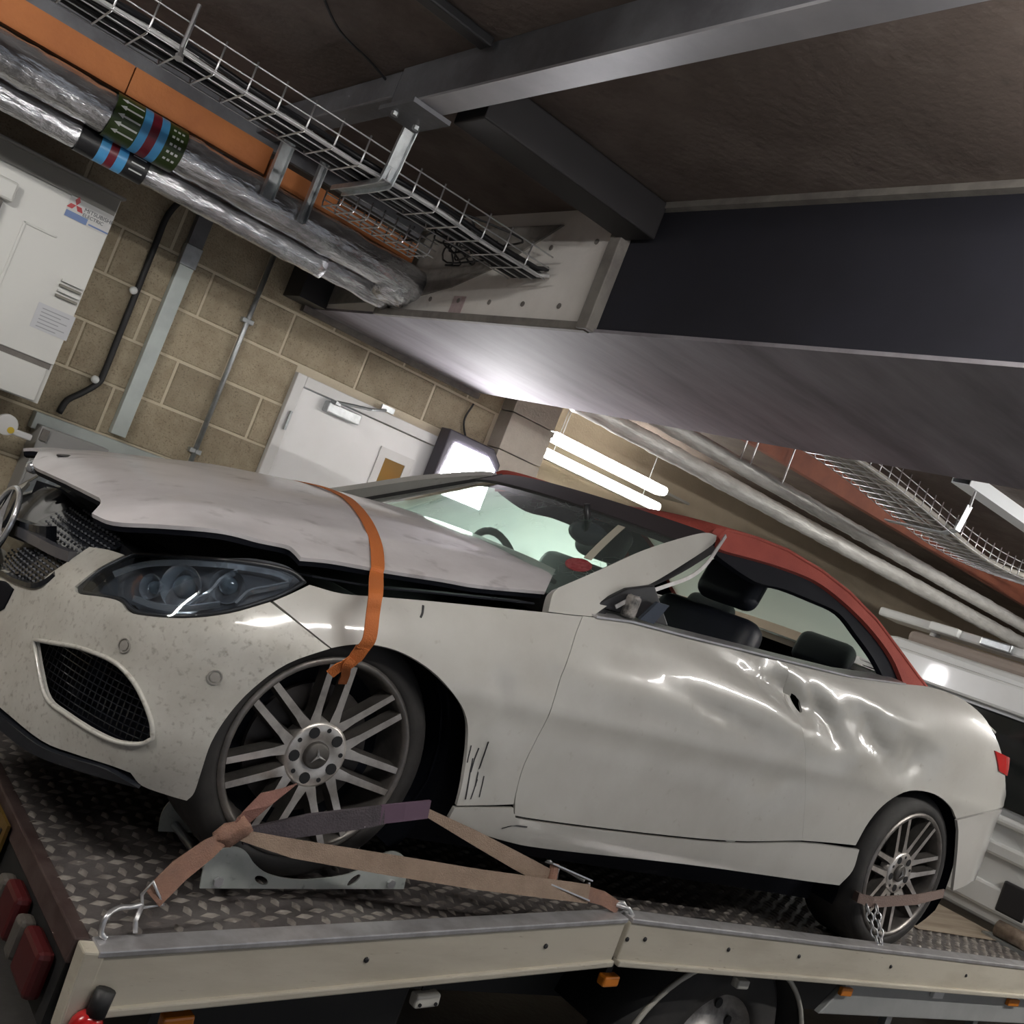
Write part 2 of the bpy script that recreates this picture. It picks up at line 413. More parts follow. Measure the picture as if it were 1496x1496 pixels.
# ---- white door
m_door = M('white_door', (.9, .9, .9), .3, col2=(.86, .86, .85), vs=2)
dr = empty('door_1', (2.705, WY, 0), 'white painted plant room door with small brown vision panel', 'door', kind='structure')
f = MB()
for a, b in (((DX0, 0), (DX0+.055, DZ)), ((DX1-.055, 0), (DX1, DZ)), ((DX0+.055, DZ-.055), (DX1-.055, DZ))): f.box((a[0], WY-.035, a[1]), (b[0], WY+.05, b[1]))
f.build('door_frame', m_white, dr, bevel=.004)
def px_rect(p, q, y): return at(*p, y=y), at(*q, y=y)
lf = MB().box((DX0+.06, WY-.012, .01), (DX1-.06, WY+.03, DZ-.06)).build('door_leaf', m_door, dr, bevel=.003)
c0 = at(477, 585, y=WY-.03); c1 = at(520, 603, y=WY-.03)
g = MB().box((c0.x, WY-.075, c0.z-.055), (c1.x+.02, WY-.013, c0.z)).build('door_closer', m_galv, dr, bevel=.006)
MB().box((c0.x+.02, WY-.1, c0.z-.005), (c0.x+.05, WY-.04, c0.z+.012)).tube([(c0.x+.03, WY-.09, c0.z+.01), (c0.x+.19, WY-.16, c0.z+.04), (c1.x+.17, WY-.03, c0.z+.085)], .008, 6).build('closer_arm', m_galv, g)
MB().box((c1.x+.12, WY-.05, c0.z+.075), (c1.x+.2, WY-.034, c0.z+.105)).build('arm_bracket', m_galv, g)
v0 = at(562, 670, y=WY); v1 = at(584, 673, y=WY); vx0, vx1 = min(v0.x, v1.x)-.01, max(v0.x, v1.x)+.03; vt = v0.z+.005
MB().box((vx0-.045, WY-.022, vt-.78), (vx0, WY-.012, vt+.05)).box((vx1, WY-.022, vt-.78), (vx1+.045, WY-.012, vt+.05)).box((vx0, WY-.022, vt), (vx1, WY-.012, vt+.05)).box((vx0, WY-.022, vt-.78), (vx1, WY-.012, vt-.73)).build('vision_frame', m_white, dr)
MB().box((vx0, WY-.016, vt-.73), (vx1, WY-.011, vt)).build('vision_panel', M('amber_glass', (.30, .17, .04), .12), dr)
h0 = at(423, 600, y=WY-.02)
MB().tube([(h0.x, WY-.045, h0.z), (h0.x, WY-.045, h0.z-.1)], .009, 8).build('hinge', m_galv, dr)
s0 = at(637, 652, y=WY)
MB().box((s0.x-.012, WY-.018, s0.z-1.5), (s0.x+.004, WY-.0115, s0.z)).build('edge_seal', m_galv, dr)
# ---- flood lamp beside the door
fp = at(683, 695, y=WY-.16)
m_hous = M('lamp_housing', (.05, .045, .06), .5)
fd = empty('flood_lamp', (fp.x, WY-.16, fp.z-.2), 'glaring white flood lamp in dark housing beside the white door', 'lamp')
MB().prism([(fp.x-.2, WY-.14, fp.z-.17), (fp.x+.2, WY-.14, fp.z-.17), (fp.x+.2, WY-.14, fp.z+.13), (fp.x+.12, WY-.14, fp.z+.2), (fp.x-.2, WY-.14, fp.z+.2)], (0, .1, 0)).build('housing', m_hous, fd, bevel=.008)
MB().prism([(fp.x-.17, WY-.146, fp.z-.15), (fp.x+.17, WY-.146, fp.z-.15), (fp.x+.17, WY-.146, fp.z+.09), (fp.x+.1, WY-.146, fp.z+.14), (fp.x-.14, WY-.146, fp.z+.14)], (0, .005, 0)).build('lens', M('flood_glow', (1, .98, 1), .4, emit=85), fd)
MB().box((fp.x-.03, WY-.05, fp.z-.1), (fp.x+.03, WY-.002, fp.z+.1)).build('bracket', m_hous, fd)
cbl = MB().tube(cat([at(692, 590, y=WY-.02), at(678, 615, y=WY-.02), at(682, 645, y=WY-.02), at(690, 660, y=WY-.06)], 6), .006, 6).build('lamp_cable', m_black)
tag(cbl, 'thin dark cable looping down the block wall to the flood lamp', 'cable')

# ---- deep downstand across the ceiling
BX0, BX1, BZ = 2.15, 3.24, 2.492; BYS = 2.80
m_soff = M('grey_soffit_board', (.30, .285, .31), .74, col2=(.15, .135, .15), vs=1.6, vlo=.35, vhi=.7, bump=.12, bs=12, stretch=(.5, 2.2, 1), spec=.22)
m_navy = M('dark_navy_board', (.012, .0125, .021), .8, col2=(.009, .009, .015), vs=2)
m_board = M('white_fire_board', (.82, .79, .75), .8, col2=(.72, .69, .65), vs=3, bump=.08, fine=(5, .62, .8, (.5, .47, .43)))
m_trim = M('grey_plaster_trim', (.22, .205, .185), .8, col2=(.15, .135, .125), vs=12)
bk = empty('downstand_beam', (BX0, 3, BZ), 'deep boxed downstand with dark face and white fire board end across the ceiling', 'beam')
MB().box((BX0+.01, -1.5, BZ+.012), (BX1-.01, WY-.004, CEIL-.001)).build('core', m_navy, bk)
MB().box((BX0, -1.5, BZ), (BX1, WY-.004, BZ+.012)).build('soffit', m_soff, bk)
MB().box((BX0-.004, BYS+.02, BZ+.012), (BX0+.01, WY-.004, CEIL-.001)).build('fire_board', m_board, bk)
MB().box((BX0-.035, BYS-.03, BZ), (BX0+.01, BYS+.03, CEIL-.001)).build('edge_trim', m_trim, bk, bevel=.004)
MB().box((BX0-.02, BYS, BZ-.003), (BX0+.008, 4.3, BZ+.028)).build('bottom_trim', m_trim, bk, bevel=.003)
MB().box((BX0-.02, -1.5, CEIL-.022), (BX0+.01, BYS, CEIL-.001)).build('top_trim', m_trim, bk)
for i in range(6):
    q = Vector((BX0-.004, 3.0+i*.22, BZ+.085))
    MB().lathe([(.011, 0), (.011, .003), (.006, .004)], q, (-1, 0, 0), 8, True).build('screw_head', m_trim, bk)
for i in range(3):
    q = Vector((BX0-.004, 2.93+i*.25, BZ+.33-.02*i))
    MB().lathe([(.011, 0), (.011, .003), (.006, .004)], q, (-1, 0, 0), 8, True).build('screw_head', m_trim, bk)
q = at(668, 447, x=BX0)
MB().box((BX0-.006, q.y-.05, q.z-.04), (BX0-.004, q.y+.04, q.z+.04)).build('notice', M('pink_label', (.45, .36, .36), .8, col2=(.4, .3, .3), vs=60), bk)
# grey sealing board behind the pipes
MB().prism([(BX0-.012, 3.15, CEIL-.06), (BX0-.012, 3.45, BZ+.24), (BX0-.012, 3.75, BZ+.14), (BX0-.012, 4.1, BZ+.07), (BX0-.012, WY-.2, BZ+.03), (BX0-.012, WY-.2, CEIL-.06)], (.007, 0, 0)).build('sealing_board', M('grey_sealing_board', (.26, .245, .225), .85, col2=(.16, .15, .14), vs=9, bump=.3, bs=40), bk)
tr = MB().box((BX0-.05, WY-.045, BZ-.03), (BX1+.02, WY-.003, BZ)).build('trim_1', m_trim); tag(tr, 'narrow grey batten under the downstand along the block wall', 'trim', kind='structure')
tr = MB().box((BX0-.16, WY-.2, BZ+.0), (BX0-.01, WY-.004, BZ+.33)).build('trim_2', m_dark); tag(tr, 'black boxed service duct in the corner of wall and downstand', 'trim', kind='structure')

# ---- steel beams under the ceiling
def channel(name, a, b, label, mat=m_steel, cat_='beam'):
    o = MB().box(a, b).build(name, mat, bevel=.006); return tag(o, label, cat_)
sb = empty('steel_beam', (1.32, 1.5, 2.82), 'long grey steel beam crossing the dark ceiling in front of the downstand', 'beam')
MB().box((1.268, -2, 2.815), (1.352, 2.98, 2.823)).build('bottom_flange', M('light_grey_steel', (.42, .42, .44), .42, .3, col2=(.33, .33, .35), vs=3), sb)
MB().box((1.275, -2, 2.823), (1.345, 2.98, CEIL-.001)).build('web', m_steel, sb)
MB().box((1.25, 2.78, 2.80), (1.385, 2.99, 2.814)).build('end_plate', m_steel, sb)
for dx in (-.04, .04):
    MB().lathe([(.012, 0), (.012, .012)], (1.318+dx, 2.93, 2.80), (0, 0, -1), 6, True).build('bolt', m_galv, sb)
channel('steel_beam', (1.40, 2.63, 2.82), (2.14, 2.80, CEIL-.001), 'short dark steel beam joining the long beam to the downstand', M('dark_steel', (.022, .02, .022), .6, .2))
channel('steel_beam', (1.28, 3.0, 2.86), (1.36, WY-.01, CEIL-.001), 'thin dark steel beam running from the bracket to the block wall')
channel('ceiling_channel', (-1.5, 2.475, CEIL-.03), (1.262, 2.53, CEIL-.001), 'narrow black channel fixed on the ceiling left of the long beam', m_dark, 'channel')
# orange beam
ob = empty('orange_beam', (.4, 4.2, 2.74), 'flat orange primed steel beam above the foil lagged pipes', 'beam')
OY = 4.05
MB().box((-2.5, OY, 2.725), (.795, OY+.03, 2.83)).build('flange_plate', m_orange, ob)
MB().box((.80, OY, 2.725), (1.36, OY+.03, 2.83)).build('flange_plate', m_orange, ob)
MB().box((1.375, OY+.02, 2.72), (2.1, OY+.05, 2.80)).build('flange_plate', m_orange, ob)
MB().box((-2.5, OY+.03, 2.83), (2.1, OY+.06, CEIL-.001)).build('web', m_steel, ob)
for xx, zz in ((1.36, 2.62), (1.52, 2.60)):
    hg = empty('strut_hanger', (xx, 4.0, zz), 'short galvanised strut hanger beside the orange beam end' if xx < 1.4 else 'slim galvanised strut hanger between pipes and basket tray', 'bracket')
    w = .05 if xx < 1.4 else .03
    b_ = MB().box((xx-w/2, 3.93, zz), (xx+w/2, 3.936, CEIL-.001)).box((xx-w/2, 3.906, zz), (xx-w/2+.004, 3.93, CEIL-.001)).box((xx+w/2-.004, 3.906, zz), (xx+w/2, 3.93, CEIL-.001)).build('channel', m_galv, hg)
    MB().box((xx-w/2-.005, 3.9, CEIL-.012), (xx+w/2+.005, 3.97, CEIL-.001)).build('foot_plate', m_galv, hg)

# ---- foil lagged pipes
m_foil2 = M('lit_foil_lagging', (.72, .71, .68), .4, .35, col2=(.55, .54, .51), vs=14, bump=.6, bs=26, stretch=(.5, 1.6, 1.6))  # paler foil copy: tube light on the far pipes put into the colour
def foil_pipe(name, y, z, r, x0, x1, label, seed, n=20):
    rnd = random.Random(seed); k = int((x1-x0)/.035); pts = []; rs = []
    for i in range(k+1):
        x = x0+(x1-x0)*i/k; pts.append((x, y, z)); rs.append(r*(1+rnd.uniform(-.025, .025)+(.05 if i % 17 == 0 else 0)))
    mb = MB().tube(pts, rs, n)
    for v in mb.v:
        nz = noise.noise(Vector((v.x*9, v.y*22, v.z*22+seed))); d = Vector((0, v.y-y, v.z-z)); v += d*nz*.09
    o = mb.build(name, m_foil if x0 < 0 else m_foil2, None, smooth=True)
    return tag(o, label, 'pipe', 'foil lagged pipes')
PY, PZ, PR = 4.02, 2.628, .073
foil_pipe('lagged_pipe', PY, PZ, PR, -2.5, 2.14, 'thick foil lagged pipe with green and blue identification bands', 1)
foil_pipe('lagged_pipe', PY+.09, PZ-.105, .045, -2.5, 1.75, 'slim foil lagged pipe below the thick banded pipe', 2)
foil_pipe('lagged_pipe', PY+.20, PZ-.06, .06, -2.5, 2.14, 'medium foil lagged pipe behind the thick banded pipe near the wall', 3)
foil_pipe('lagged_pipe', PY-.02, PZ+.01, .045, 3.26, 11, 'upper foil lagged pipe beyond the downstand above the red softtop', 4)
foil_pipe('lagged_pipe', PY+.1, PZ-.09, .05, 3.26, 11, 'lower foil lagged pipe beyond the downstand above the red softtop', 5)
# crumpled foil elbow at the board
mb = MB().lathe([(.05, 0), (.085, .02), (.1, .06), (.095, .12), (.075, .16), (.05, .17)], (1.98, PY+.04, PZ-.01), (1, .1, -.15), 24, True)
for v in mb.v:
    v += Vector((noise.noise(v*23), noise.noise(v*23+Vector((9, 0, 0))), noise.noise(v*23+Vector((0, 9, 0)))))*.035
tag(mb.build('foil_elbow', m_foil, None, smooth=True), 'crumpled bright foil wrap where pipes meet the white board', 'foil wrap')
# identification bands
def band(pipe_y, pipe_z, r, x0, x1, mat, par, nm):
    MB().lathe([(r, 0), (r, x1-x0)], (x0, pipe_y, pipe_z), (1, 0, 0), 24).build(nm, mat, par, smooth=True)
bl = empty('pipe_marker', (.8, PY, PZ-.08), 'green and blue pipe marker wrap with white arrows on thick pipe', 'pipe marker')
m_gr = M('marker_green', (.045, .075, .02), .35); m_bl = M('marker_blue', (.10, .42, .80), .35); m_mar = M('marker_maroon', (.20, .02, .035), .35); m_wp = M('marker_white', (.8, .82, .8), .4)
xb = [at(145, 180, y=PY-PR).x, at(185, 195, y=PY-PR).x, at(201, 205, y=PY-PR).x, at(216, 210, y=PY-PR).x, at(232, 220, y=PY-PR).x, at(260, 235, y=PY-PR).x]
xb = [.765, .865, .895, .928, .958, 1.03]
R2 = PR*1.12
for i, mt_ in enumerate((m_gr, m_bl, m_mar, m_bl, m_gr)): band(PY, PZ, R2, xb[i], xb[i+1], mt_, bl, ('green_band', 'blue_band', 'maroon_band', 'blue_band', 'green_band')[i])
def on_pipe(x, ang, r, y=PY, z=PZ): return Vector((x, y-r*math.cos(ang), z+r*math.sin(ang)))
for k in range(5):
    an = -.75+k*.36; r = R2+.0015
    def q(x, da): return on_pipe(x, an+da, r)
    MB().add([q(.778, 0), q(.80, -.11), q(.80, -.04), q(.86, -.04), q(.86, .04), q(.80, .04), q(.80, .11)], [(0, 1, 2, 3, 4, 5, 6)]).build('arrow_mark', m_wp, bl)
for k in range(5):
    for j in range(3):
        an = -.75+k*.34; r = R2+.0015; x = .972+j*.016
        MB().add([on_pipe(x, an-.06, r), on_pipe(x+.01, an-.06, r), on_pipe(x+.01, an+.05, r), on_pipe(x, an+.05, r)], [(0, 1, 2, 3)]).build('letter_mark', m_wp, bl)
b2 = empty('pipe_marker', (.8, PY+.09, PZ-.16), 'dark pipe marker wrap with blue band on the slim lower pipe', 'pipe marker')
for i, (a, b, mt_) in enumerate(((.72, .79, m_dark), (.79, .825, m_bl), (.825, .855, m_mar), (.855, .89, m_bl), (.89, .97, m_dark))): band(PY+.09, PZ-.105, .0525, a, b, mt_, b2, ('dark_band', 'blue_band', 'maroon_band', 'blue_band', 'dark_band')[i])
for k in range(3):
    an = -.5+k*.5
    MB().add([on_pipe(.905, an-.05, .054, PY+.09, PZ-.105), on_pipe(.955, an-.05, .054, PY+.09, PZ-.105), on_pipe(.955, an+.05, .054, PY+.09, PZ-.105), on_pipe(.905, an+.05, .054, PY+.09, PZ-.105)], [(0, 1, 2, 3)]).build('stripe_mark', m_wp, b2)

# ---- wire basket trays
def basket(x0, x1, y0, y1, z0, h, label, pitch=.10, sag=None, tilt=0.):
    e = empty('basket_tray', ((x0+x1)/2, (y0+y1)/2, z0), label, 'cable tray', 'wire basket cable trays')
    zf = sag or (lambda x: 0.)
    xs = [x0+(x1-x0)*i/40 for i in range(41)]
    for yy in [y0+(y1-y0)*i/3 for i in range(4)]:
        MB().tube([(x, yy, z0+zf(x)) for x in xs], .0028, 5).build('long_wire', m_zinc, e, smooth=True)
    for yy in (y0, y1):
        for hh in (h*.5, h):
            MB().tube([(x, yy+tilt*hh, z0+zf(x)+hh) for x in xs], .0028, 5).build('side_wire', m_zinc, e, smooth=True)
    n = int((x1-x0)/pitch); me = None
    for i in range(n+1):
        x = x0+i*pitch; z = z0+zf(x)
        if me is None:
            o = MB().tube([(x, y0, z+h+.012), (x, y0, z+.01), (x, y0+.012, z-.003), (x, y1-.012, z-.003), (x, y1, z+.01), (x, y1, z+h+.012)], .0032, 5).build('cross_wire', m_zinc, e, smooth=True); me = o
            zz0 = z; xx0 = x; ol = Vector(o.location)
        else:
            link('cross_wire', me.data, None, e, ol+Vector((x-xx0, 0, z-zz0)))
    return e
TY0, TY1, TZ = 3.08, 3.30, 2.655
basket(-1.2, 2.10, TY0, TY1, TZ, .085, 'wire basket tray carrying cables to the white fire board')
for i, (yy, zz, r, mt_) in enumerate(((3.12, 2.668, .008, M('pale_cable', (.5, .5, .5), .5)), (3.155, 2.668, .009, m_dark), (3.18, 2.672, .013, m_dark), (3.22, 2.668, .009, m_black), (3.245, 2.673, .013, m_dark), (3.275, 2.668, .009, m_black), (3.14, 2.695, .009, m_dark), (3.2, 2.694, .01, m_black))):
    pts = [(x/10, yy+.012*math.sin(x*.7+i), zz+.003*math.sin(x*1.3+i*2)) for x in range(-12, 22)]+[(2.14, yy, zz+.02)]
    o = MB().tube(pts, r, 7).build('tray_cable', mt_, None, smooth=True)
    tag(o, 'pale grey cable lying along the basket tray' if i == 0 else 'dark cable lying along the basket tray into the white board', 'cable', 'cables in the basket tray')
for i in range(10):
    rr = random.Random(i); a = Vector((1.75+rr.uniform(0, .25), 3.3+rr.uniform(-.05, .3), 2.72+rr.uniform(-.04, .06)))
    pts = [a+Vector((rr.uniform(-.02, .05)*k, rr.uniform(-.06, .06)*k*.5, .03*math.sin(k*1.5+i))) for k in range(6)]+[Vector((2.14, 3.35+.05*rr.random()+.02*i, 2.74+.01*i))]
    o = MB().tube(cat(pts, 4), .004, 5).build('loose_wire', m_black, None, smooth=True)
    tag(o, 'tangled thin black wire hanging beside the white fire board', 'wire', 'tangled wires at the fire board')
# small side tray stub
basket(1.45, 1.86, 3.46, 3.62, 2.62, .05, 'short wire basket stub between the pipes and the long tray', .055)
# L strut bracket holding the tray
br = empty('strut_bracket', (1.40, 3.08, 2.70), 'bent galvanised channel bracket hanging from the steel beam and holding the tray', 'bracket')
for dx in (-.022, .022):
    MB().ribbon(cat([(1.40+dx, 3.03, 2.94), (1.40+dx, 3.06, 2.78), (1.40+dx, 3.075, 2.665), (1.40+dx, 3.12, 2.642), (1.40+dx, 3.42, 2.64)], 3), (0, 1, .3), .016, .004).build('lip', m_galv, br)
MB().ribbon(cat([(1.40, 3.043, 2.94), (1.40, 3.07, 2.78), (1.40, 3.085, 2.675), (1.40, 3.13, 2.652), (1.40, 3.42, 2.648)], 3), (1, 0, 0), .044, .004).build('channel_back', m_galv, br)
for dx in (-.03, .03): MB().lathe([(.009, 0), (.009, .014)], (1.40+dx, 3.02, 2.90), (0, -1, 0), 6, True).build('bolt', m_galv, br)
hk = MB().tube([(.69, 3.06, 2.79), (.69, 3.06, 2.66), (.69, 3.05, 2.64)], .006, 6).lathe([(.012, 0), (.012, .012)], (.69, 3.05, 2.635), (0, -.5, -1), 8, True).build('tray_hook', m_zinc); tag(hk, 'short bright hook rod on the near side of the basket tray', 'hook')
cw = MB().tube(cat([(0.9, 2.85, CEIL-.006), (1.05, 3.0, CEIL-.012), (1.2, 3.07, CEIL-.008), (1.3, 3.1, CEIL-.02)], 5), .004, 5).build('ceiling_wire', m_dark); tag(cw, 'thin wire pinned across the ceiling left of the beam', 'wire')

# ---- services beyond the downstand
rb = MB().box((3.26, 4.0, 2.78), (11, 4.05, 2.86)).box((3.26, 4.015, 2.86), (11, 4.035, CEIL-.001)).build('red_oxide_beam', m_oxide); tag(rb, 'red oxide steel beam running above the foil pipes beyond the downstand', 'beam')
basket(3.4, 8.2, 3.02, 3.34, 2.64, .09, 'sagging wire basket tray beyond the downstand above the truck cab', .085, sag=lambda x: .05*math.sin((x-3.3)*2.1)+.015*(x-3.4), tilt=.3)
for i in range(5):
    pts = [(3.3+.2*k, 3.06+i*.06, 2.66+.05*math.sin((3.3+.2*k-3.3)*2.1)+.015*(.2*k)+.01*math.sin(k+i)) for k in range(24)]
    o = MB().tube(pts, .016, 7).build('tray_cable', M('grey_cable', (.36, .34, .30), .6), None, smooth=True); tag(o, 'grey cable in the sagging tray beyond the downstand', 'cable', 'cables in the far tray')
pa = at(1290, 755, y=3.0); pb = at(1395, 760, y=3.0); pc = at(1420, 720, y=3.0)
br = empty('strut_bracket', (5.0, 3.0, 2.6), 'pale bent strut bracket under the sagging far tray', 'bracket')
MB().ribbon([(5.0, 3.40, 2.63), (5.0, 3.06, 2.63), (5.0, 2.99, 2.66), (5.0, 2.97, 2.80)], (1, 0, 0), .05, .006).build('channel', m_galv, br)
MB().tube([(5.0, 2.97, 2.79), (5.0, 2.97, CEIL)], .008, 6).build('threaded_rod', m_zinc, br)
for i, xx in enumerate((4.35, 4.44, 4.75)):
    o = MB().tube([(xx, 3.96, 2.66), (xx, 3.96, CEIL)], .006, 6).build('threaded_rod', m_zinc); tag(o, 'thin threaded rod hanging in front of the red oxide beam', 'rod', 'rods by the red beam')
o = MB().box((4.9, 2.95, 2.88), (8.5, 2.955, CEIL-.001)).box((4.9, 2.955, 2.88), (8.5, 3.05, 2.886)).box((4.9, 3.05, 2.88), (8.5, 3.055, CEIL-.001)).build('pale_channel', M('pale_channel', (.8, .83, .85), .4, .3)); tag(o, 'pale steel channel on the ceiling above the sagging tray', 'channel')  # pale bluish colour stands in for light on the strip
# ---- lamps
m_batten = M('batten_white', (.75, .75, .72), .4)
def tube_lamp(xa, xb_, y, z, label, ny, glow=True):
    e = empty('tube_lamp', ((xa+xb_)/2, y, z), label, 'lamp', 'fluorescent tube lamps')
    MB().box((xa-.03, y+ny*.03-.04, z-.035), (xb_+.03, y+ny*.03+.04, z+.035)).build('batten_body', m_batten, e, bevel=.005)
    MB().tube([(xa, y-ny*.045, z), (xb_, y-ny*.045, z)], .034, 12).build('tube', m_lamp, e, smooth=True)
    for x in (xa+.12, xb_-.12): MB().tube([(x, y+ny*.03, z+.03), (x, y+ny*.03, CEIL)], .004, 6).build('hanger_rod', m_zinc, e)
    for x in (xa-.012, xb_+.012): MB().box((x-.012, y-ny*.06, z-.02), (x+.012, y, z+.02)).build('end_cap', m_batten, e)
p1, p2 = at(793, 656, y=5.9), at(957, 733, y=5.9)
tube_lamp(p1.x, p2.x, 5.9, p1.z-.02, 'lit fluorescent tube lamp, lower of the pair beyond the pale column', 1)
p1, p2 = at(806, 632, y=5.75), at(968, 707, y=5.75)
tube_lamp(p1.x, p2.x, 5.75, p1.z-.02, 'lit fluorescent tube lamp, upper of the pair beyond the pale column', 1)
for i, (bx_, by_, pw, wh_) in enumerate(BATTENS):
    e = empty('ceiling_batten', (bx_, by_, 2.8), 'lit ceiling batten lamp '+wh_, 'lamp', 'ceiling battens over the bay')
    MB().tube([(bx_-.72, by_, 2.78), (bx_+.72, by_, 2.78)], .02, 10).build('tube', M('batten_glow_%d' % i, (1, .965, .925), .5, emit=pw), e, smooth=True)
    for sx in (-.735, .735): MB().box((bx_+sx-.012, by_-.02, 2.76), (bx_+sx+.012, by_+.02, 2.806)).build('end_cap', m_batten, e)
    MB().box((bx_-.76, by_-.06, 2.805), (bx_+.76, by_+.06, 2.88)).build('batten_body', m_batten, e, bevel=.006)
    MB().box((bx_-.5, by_-.02, 2.88), (bx_-.46, by_+.02, CEIL)).box((bx_+.46, by_-.02, 2.88), (bx_+.5, by_+.02, CEIL)).build('bracket', m_galv, e)
# reflector sheet over the twin tubes
sh = MB().box((4.45, 5.98, 2.62), (6.2, 6.28, 2.64)).build('foil_duct', M('pale_duct', (.55, .54, .5), .4, .5, col2=(.45, .44, .41), vs=9, bump=.4, bs=30)); tag(sh, 'flat pale duct sheet above the twin tube lamps', 'duct')
o = MB().box((3.9, 5.55, 2.64), (3.94, 5.6, CEIL)).build('duct_hanger', m_galv); tag(o, 'thin metal hanger near the twin tube lamps', 'bracket')

# ---- plant cabinet on the wall
CY = 4.66
ctr = at(183, 291, y=CY); cbr = at(55, 590, y=CY); X1 = ctr.x; ZT, ZB = ctr.z, cbr.z
pcb = empty('plant_cabinet', (.55, CY, ZB), 'white metal plant cabinet with logo sticker hung on the block wall', 'cabinet')
m_cab = M('cabinet_white', (.74, .74, .70), .32, col2=(.69, .69, .66), vs=2)
X0 = X1-1.25; zs = at(75, 535, y=CY).z
MB().box((X0, CY+.008, ZB), (X1-.01, WY-.012, ZT-.01)).build('body', m_cab, pcb)
MB().box((X0, CY-.03, ZT-.012), (X1, WY-.012, ZT)).build('lid', M('cabinet_lid', (.30, .29, .27), .4), pcb, bevel=.004)
MB().box((X0, CY, ZT-.085), (X1-.015, CY+.02, ZT-.012)).build('lid_shade_strip', M('lid_shade', (.28, .27, .24), .5), pcb)  # grey strip stands in for the shade under the overhanging lid
fp_ = MB().box((X0+.0, CY-.008, zs+.006), (X1-.012, CY+.01, ZT-.088)).build('front_panel', m_cab, pcb, bevel=.004)
MB().box((X0+.0, CY-.008, ZB+.004), (X1-.03, CY+.01, zs-.018)).build('lower_panel', m_cab, pcb, bevel=.004)
MB().box((X0, CY+.002, zs-.018), (X1-.02, CY+.009, zs+.006)).build('seam_strip', m_trim, pcb)
# pressed recess outlines
p0 = at(35, 322, y=CY-.01); p1_ = at(85, 342, y=CY-.01)
MB().box((p0.x, CY-.014, p0.z-.5), (p0.x+.012, CY-.008, p0.z)).box((p0.x, CY-.014, p0.z-.01), (p1_.x, CY-.008, p0.z)).build('pressed_rib', m_cab, fp_, bevel=.003)
hd = at(112, 432, y=CY-.02)
for k in range(4):
    MB().box((hd.x-.075, CY-.03, hd.z+.03-k*.022), (hd.x+.012, CY-.008, hd.z+.04-k*.022)).build('louvre', M('louvre_grey', (.25, .24, .2), .5) if k % 2 else m_cab, fp_)
for xx, zz in ((at(10, 275, y=CY).x, at(10, 275, y=CY).z), ):
    MB().box((xx-.3, CY-.06, zz-.05), (xx+.03, CY-.008, zz+.03)).build('handle', m_cab, pcb, bevel=.01)
    MB().box((xx-.3, CY-.05, zz-.2), (xx+.0, CY-.008, zz-.052)).build('handle_plate', m_trim, pcb, bevel=.01)
lg = at(112, 299, y=CY-.009); EX, EZ = Vector((1, 0, 0)), Vector((0, 0, 1))
st = MB().box((lg.x-.03, CY-.0105, lg.z-.062), (lg.x+.15, CY-.0085, lg.z+.026)).build('sticker', M('sticker_white', (.66, .66, .65), .4), pcb)
m_red = M('logo_red', (.5, .03, .04), .4); m_txt = M('print_grey', (.12, .13, .14), .5); m_lb = M('label_blue', (.16, .25, .5), .4)
def dia(c, a):
    c = Vector(c); d1 = Vector((math.cos(a), 0, math.sin(a)))*.022; d2 = Vector((math.cos(a+math.pi/3), 0, math.sin(a+math.pi/3)))*.022
    return [c, c+d1, c+d1+d2, c+d2]
lm = Vector((lg.x, CY-.0115, lg.z-.004))
for a in (60, 180, 300): MB().prism([p-Vector((0, .0005, 0)) for p in dia(lm, math.radians(a))], (0, .0015, 0)).build('diamond_mark', m_red, st)
text_mesh('lettering', 'MITSUBISHI', .023, m_txt, st, (lg.x+.034, CY-.0115, lg.z-.012), EX, EZ)
text_mesh('lettering', 'ELECTRIC', .020, m_txt, st, (lg.x+.034, CY-.0115, lg.z-.032), EX, EZ)
MB().box((lg.x-.029, CY-.0125, lg.z-.06), (lg.x+.06, CY-.0105, lg.z-.034)).build('blue_strip', m_lb, st)
MB().box((lg.x+.068, CY-.0125, lg.z-.055), (lg.x+.15, CY-.0105, lg.z-.049)).build('blue_line', m_lb, st)
lb = at(75, 470, y=CY-.009)
s2 = MB().box((lb.x-.07, CY-.0105, lb.z-.05), (lb.x+.08, CY-.0085, lb.z+.055)).build('rating_label', M('label_pale', (.6, .61, .63), .4), pcb)
for k in range(6): MB().box((lb.x-.05, CY-.0115, lb.z+.035-k*.015), (lb.x+(.03 if k % 2 else .06), CY-.0105, lb.z+.039-k*.015)).build('print_line', M('print_light', (.35, .36, .38), .5), s2)
# ---- trunking, conduit, black cable on the wall
ta, tb = at(287, 395, y=WY-.05), at(185, 641, y=WY-.05)
xm = (ta.x+tb.x)/2-.045
tk = empty('wall_trunking', (xm, WY-.03, tb.z), 'wide vertical galvanised trunking on the block wall', 'trunking')
MB().box((xm-.035, WY-.055, tb.z), (xm+.035, WY-.006, 2.4)).build('cover', m_galvp, tk, bevel=.003)
MB().box((xm-.04, WY-.06, 2.4), (xm+.04, WY-.006, 2.5)).build('coupler', m_galv, tk, bevel=.003)
MB().box((xm-.035, WY-.055, 2.5), (xm+.035, WY-.006, CEIL)).build('cover', m_steel, tk)
ha, hb = at(55, 608, y=WY-.06), at(268, 683, y=WY-.06)
hz = (ha.z+hb.z)/2
tk = empty('wall_trunking', (1.3, WY-.03, hz-.06), 'horizontal galvanised trunking under the plant cabinet', 'trunking')
MB().box((at(50, 610, y=WY-.07).x, WY-.075, hz-.062), (2.1, WY-.006, hz+.014)).build('cover', m_galvp, tk, bevel=.003)
cd0 = at(335, 535, y=WY-.03).x
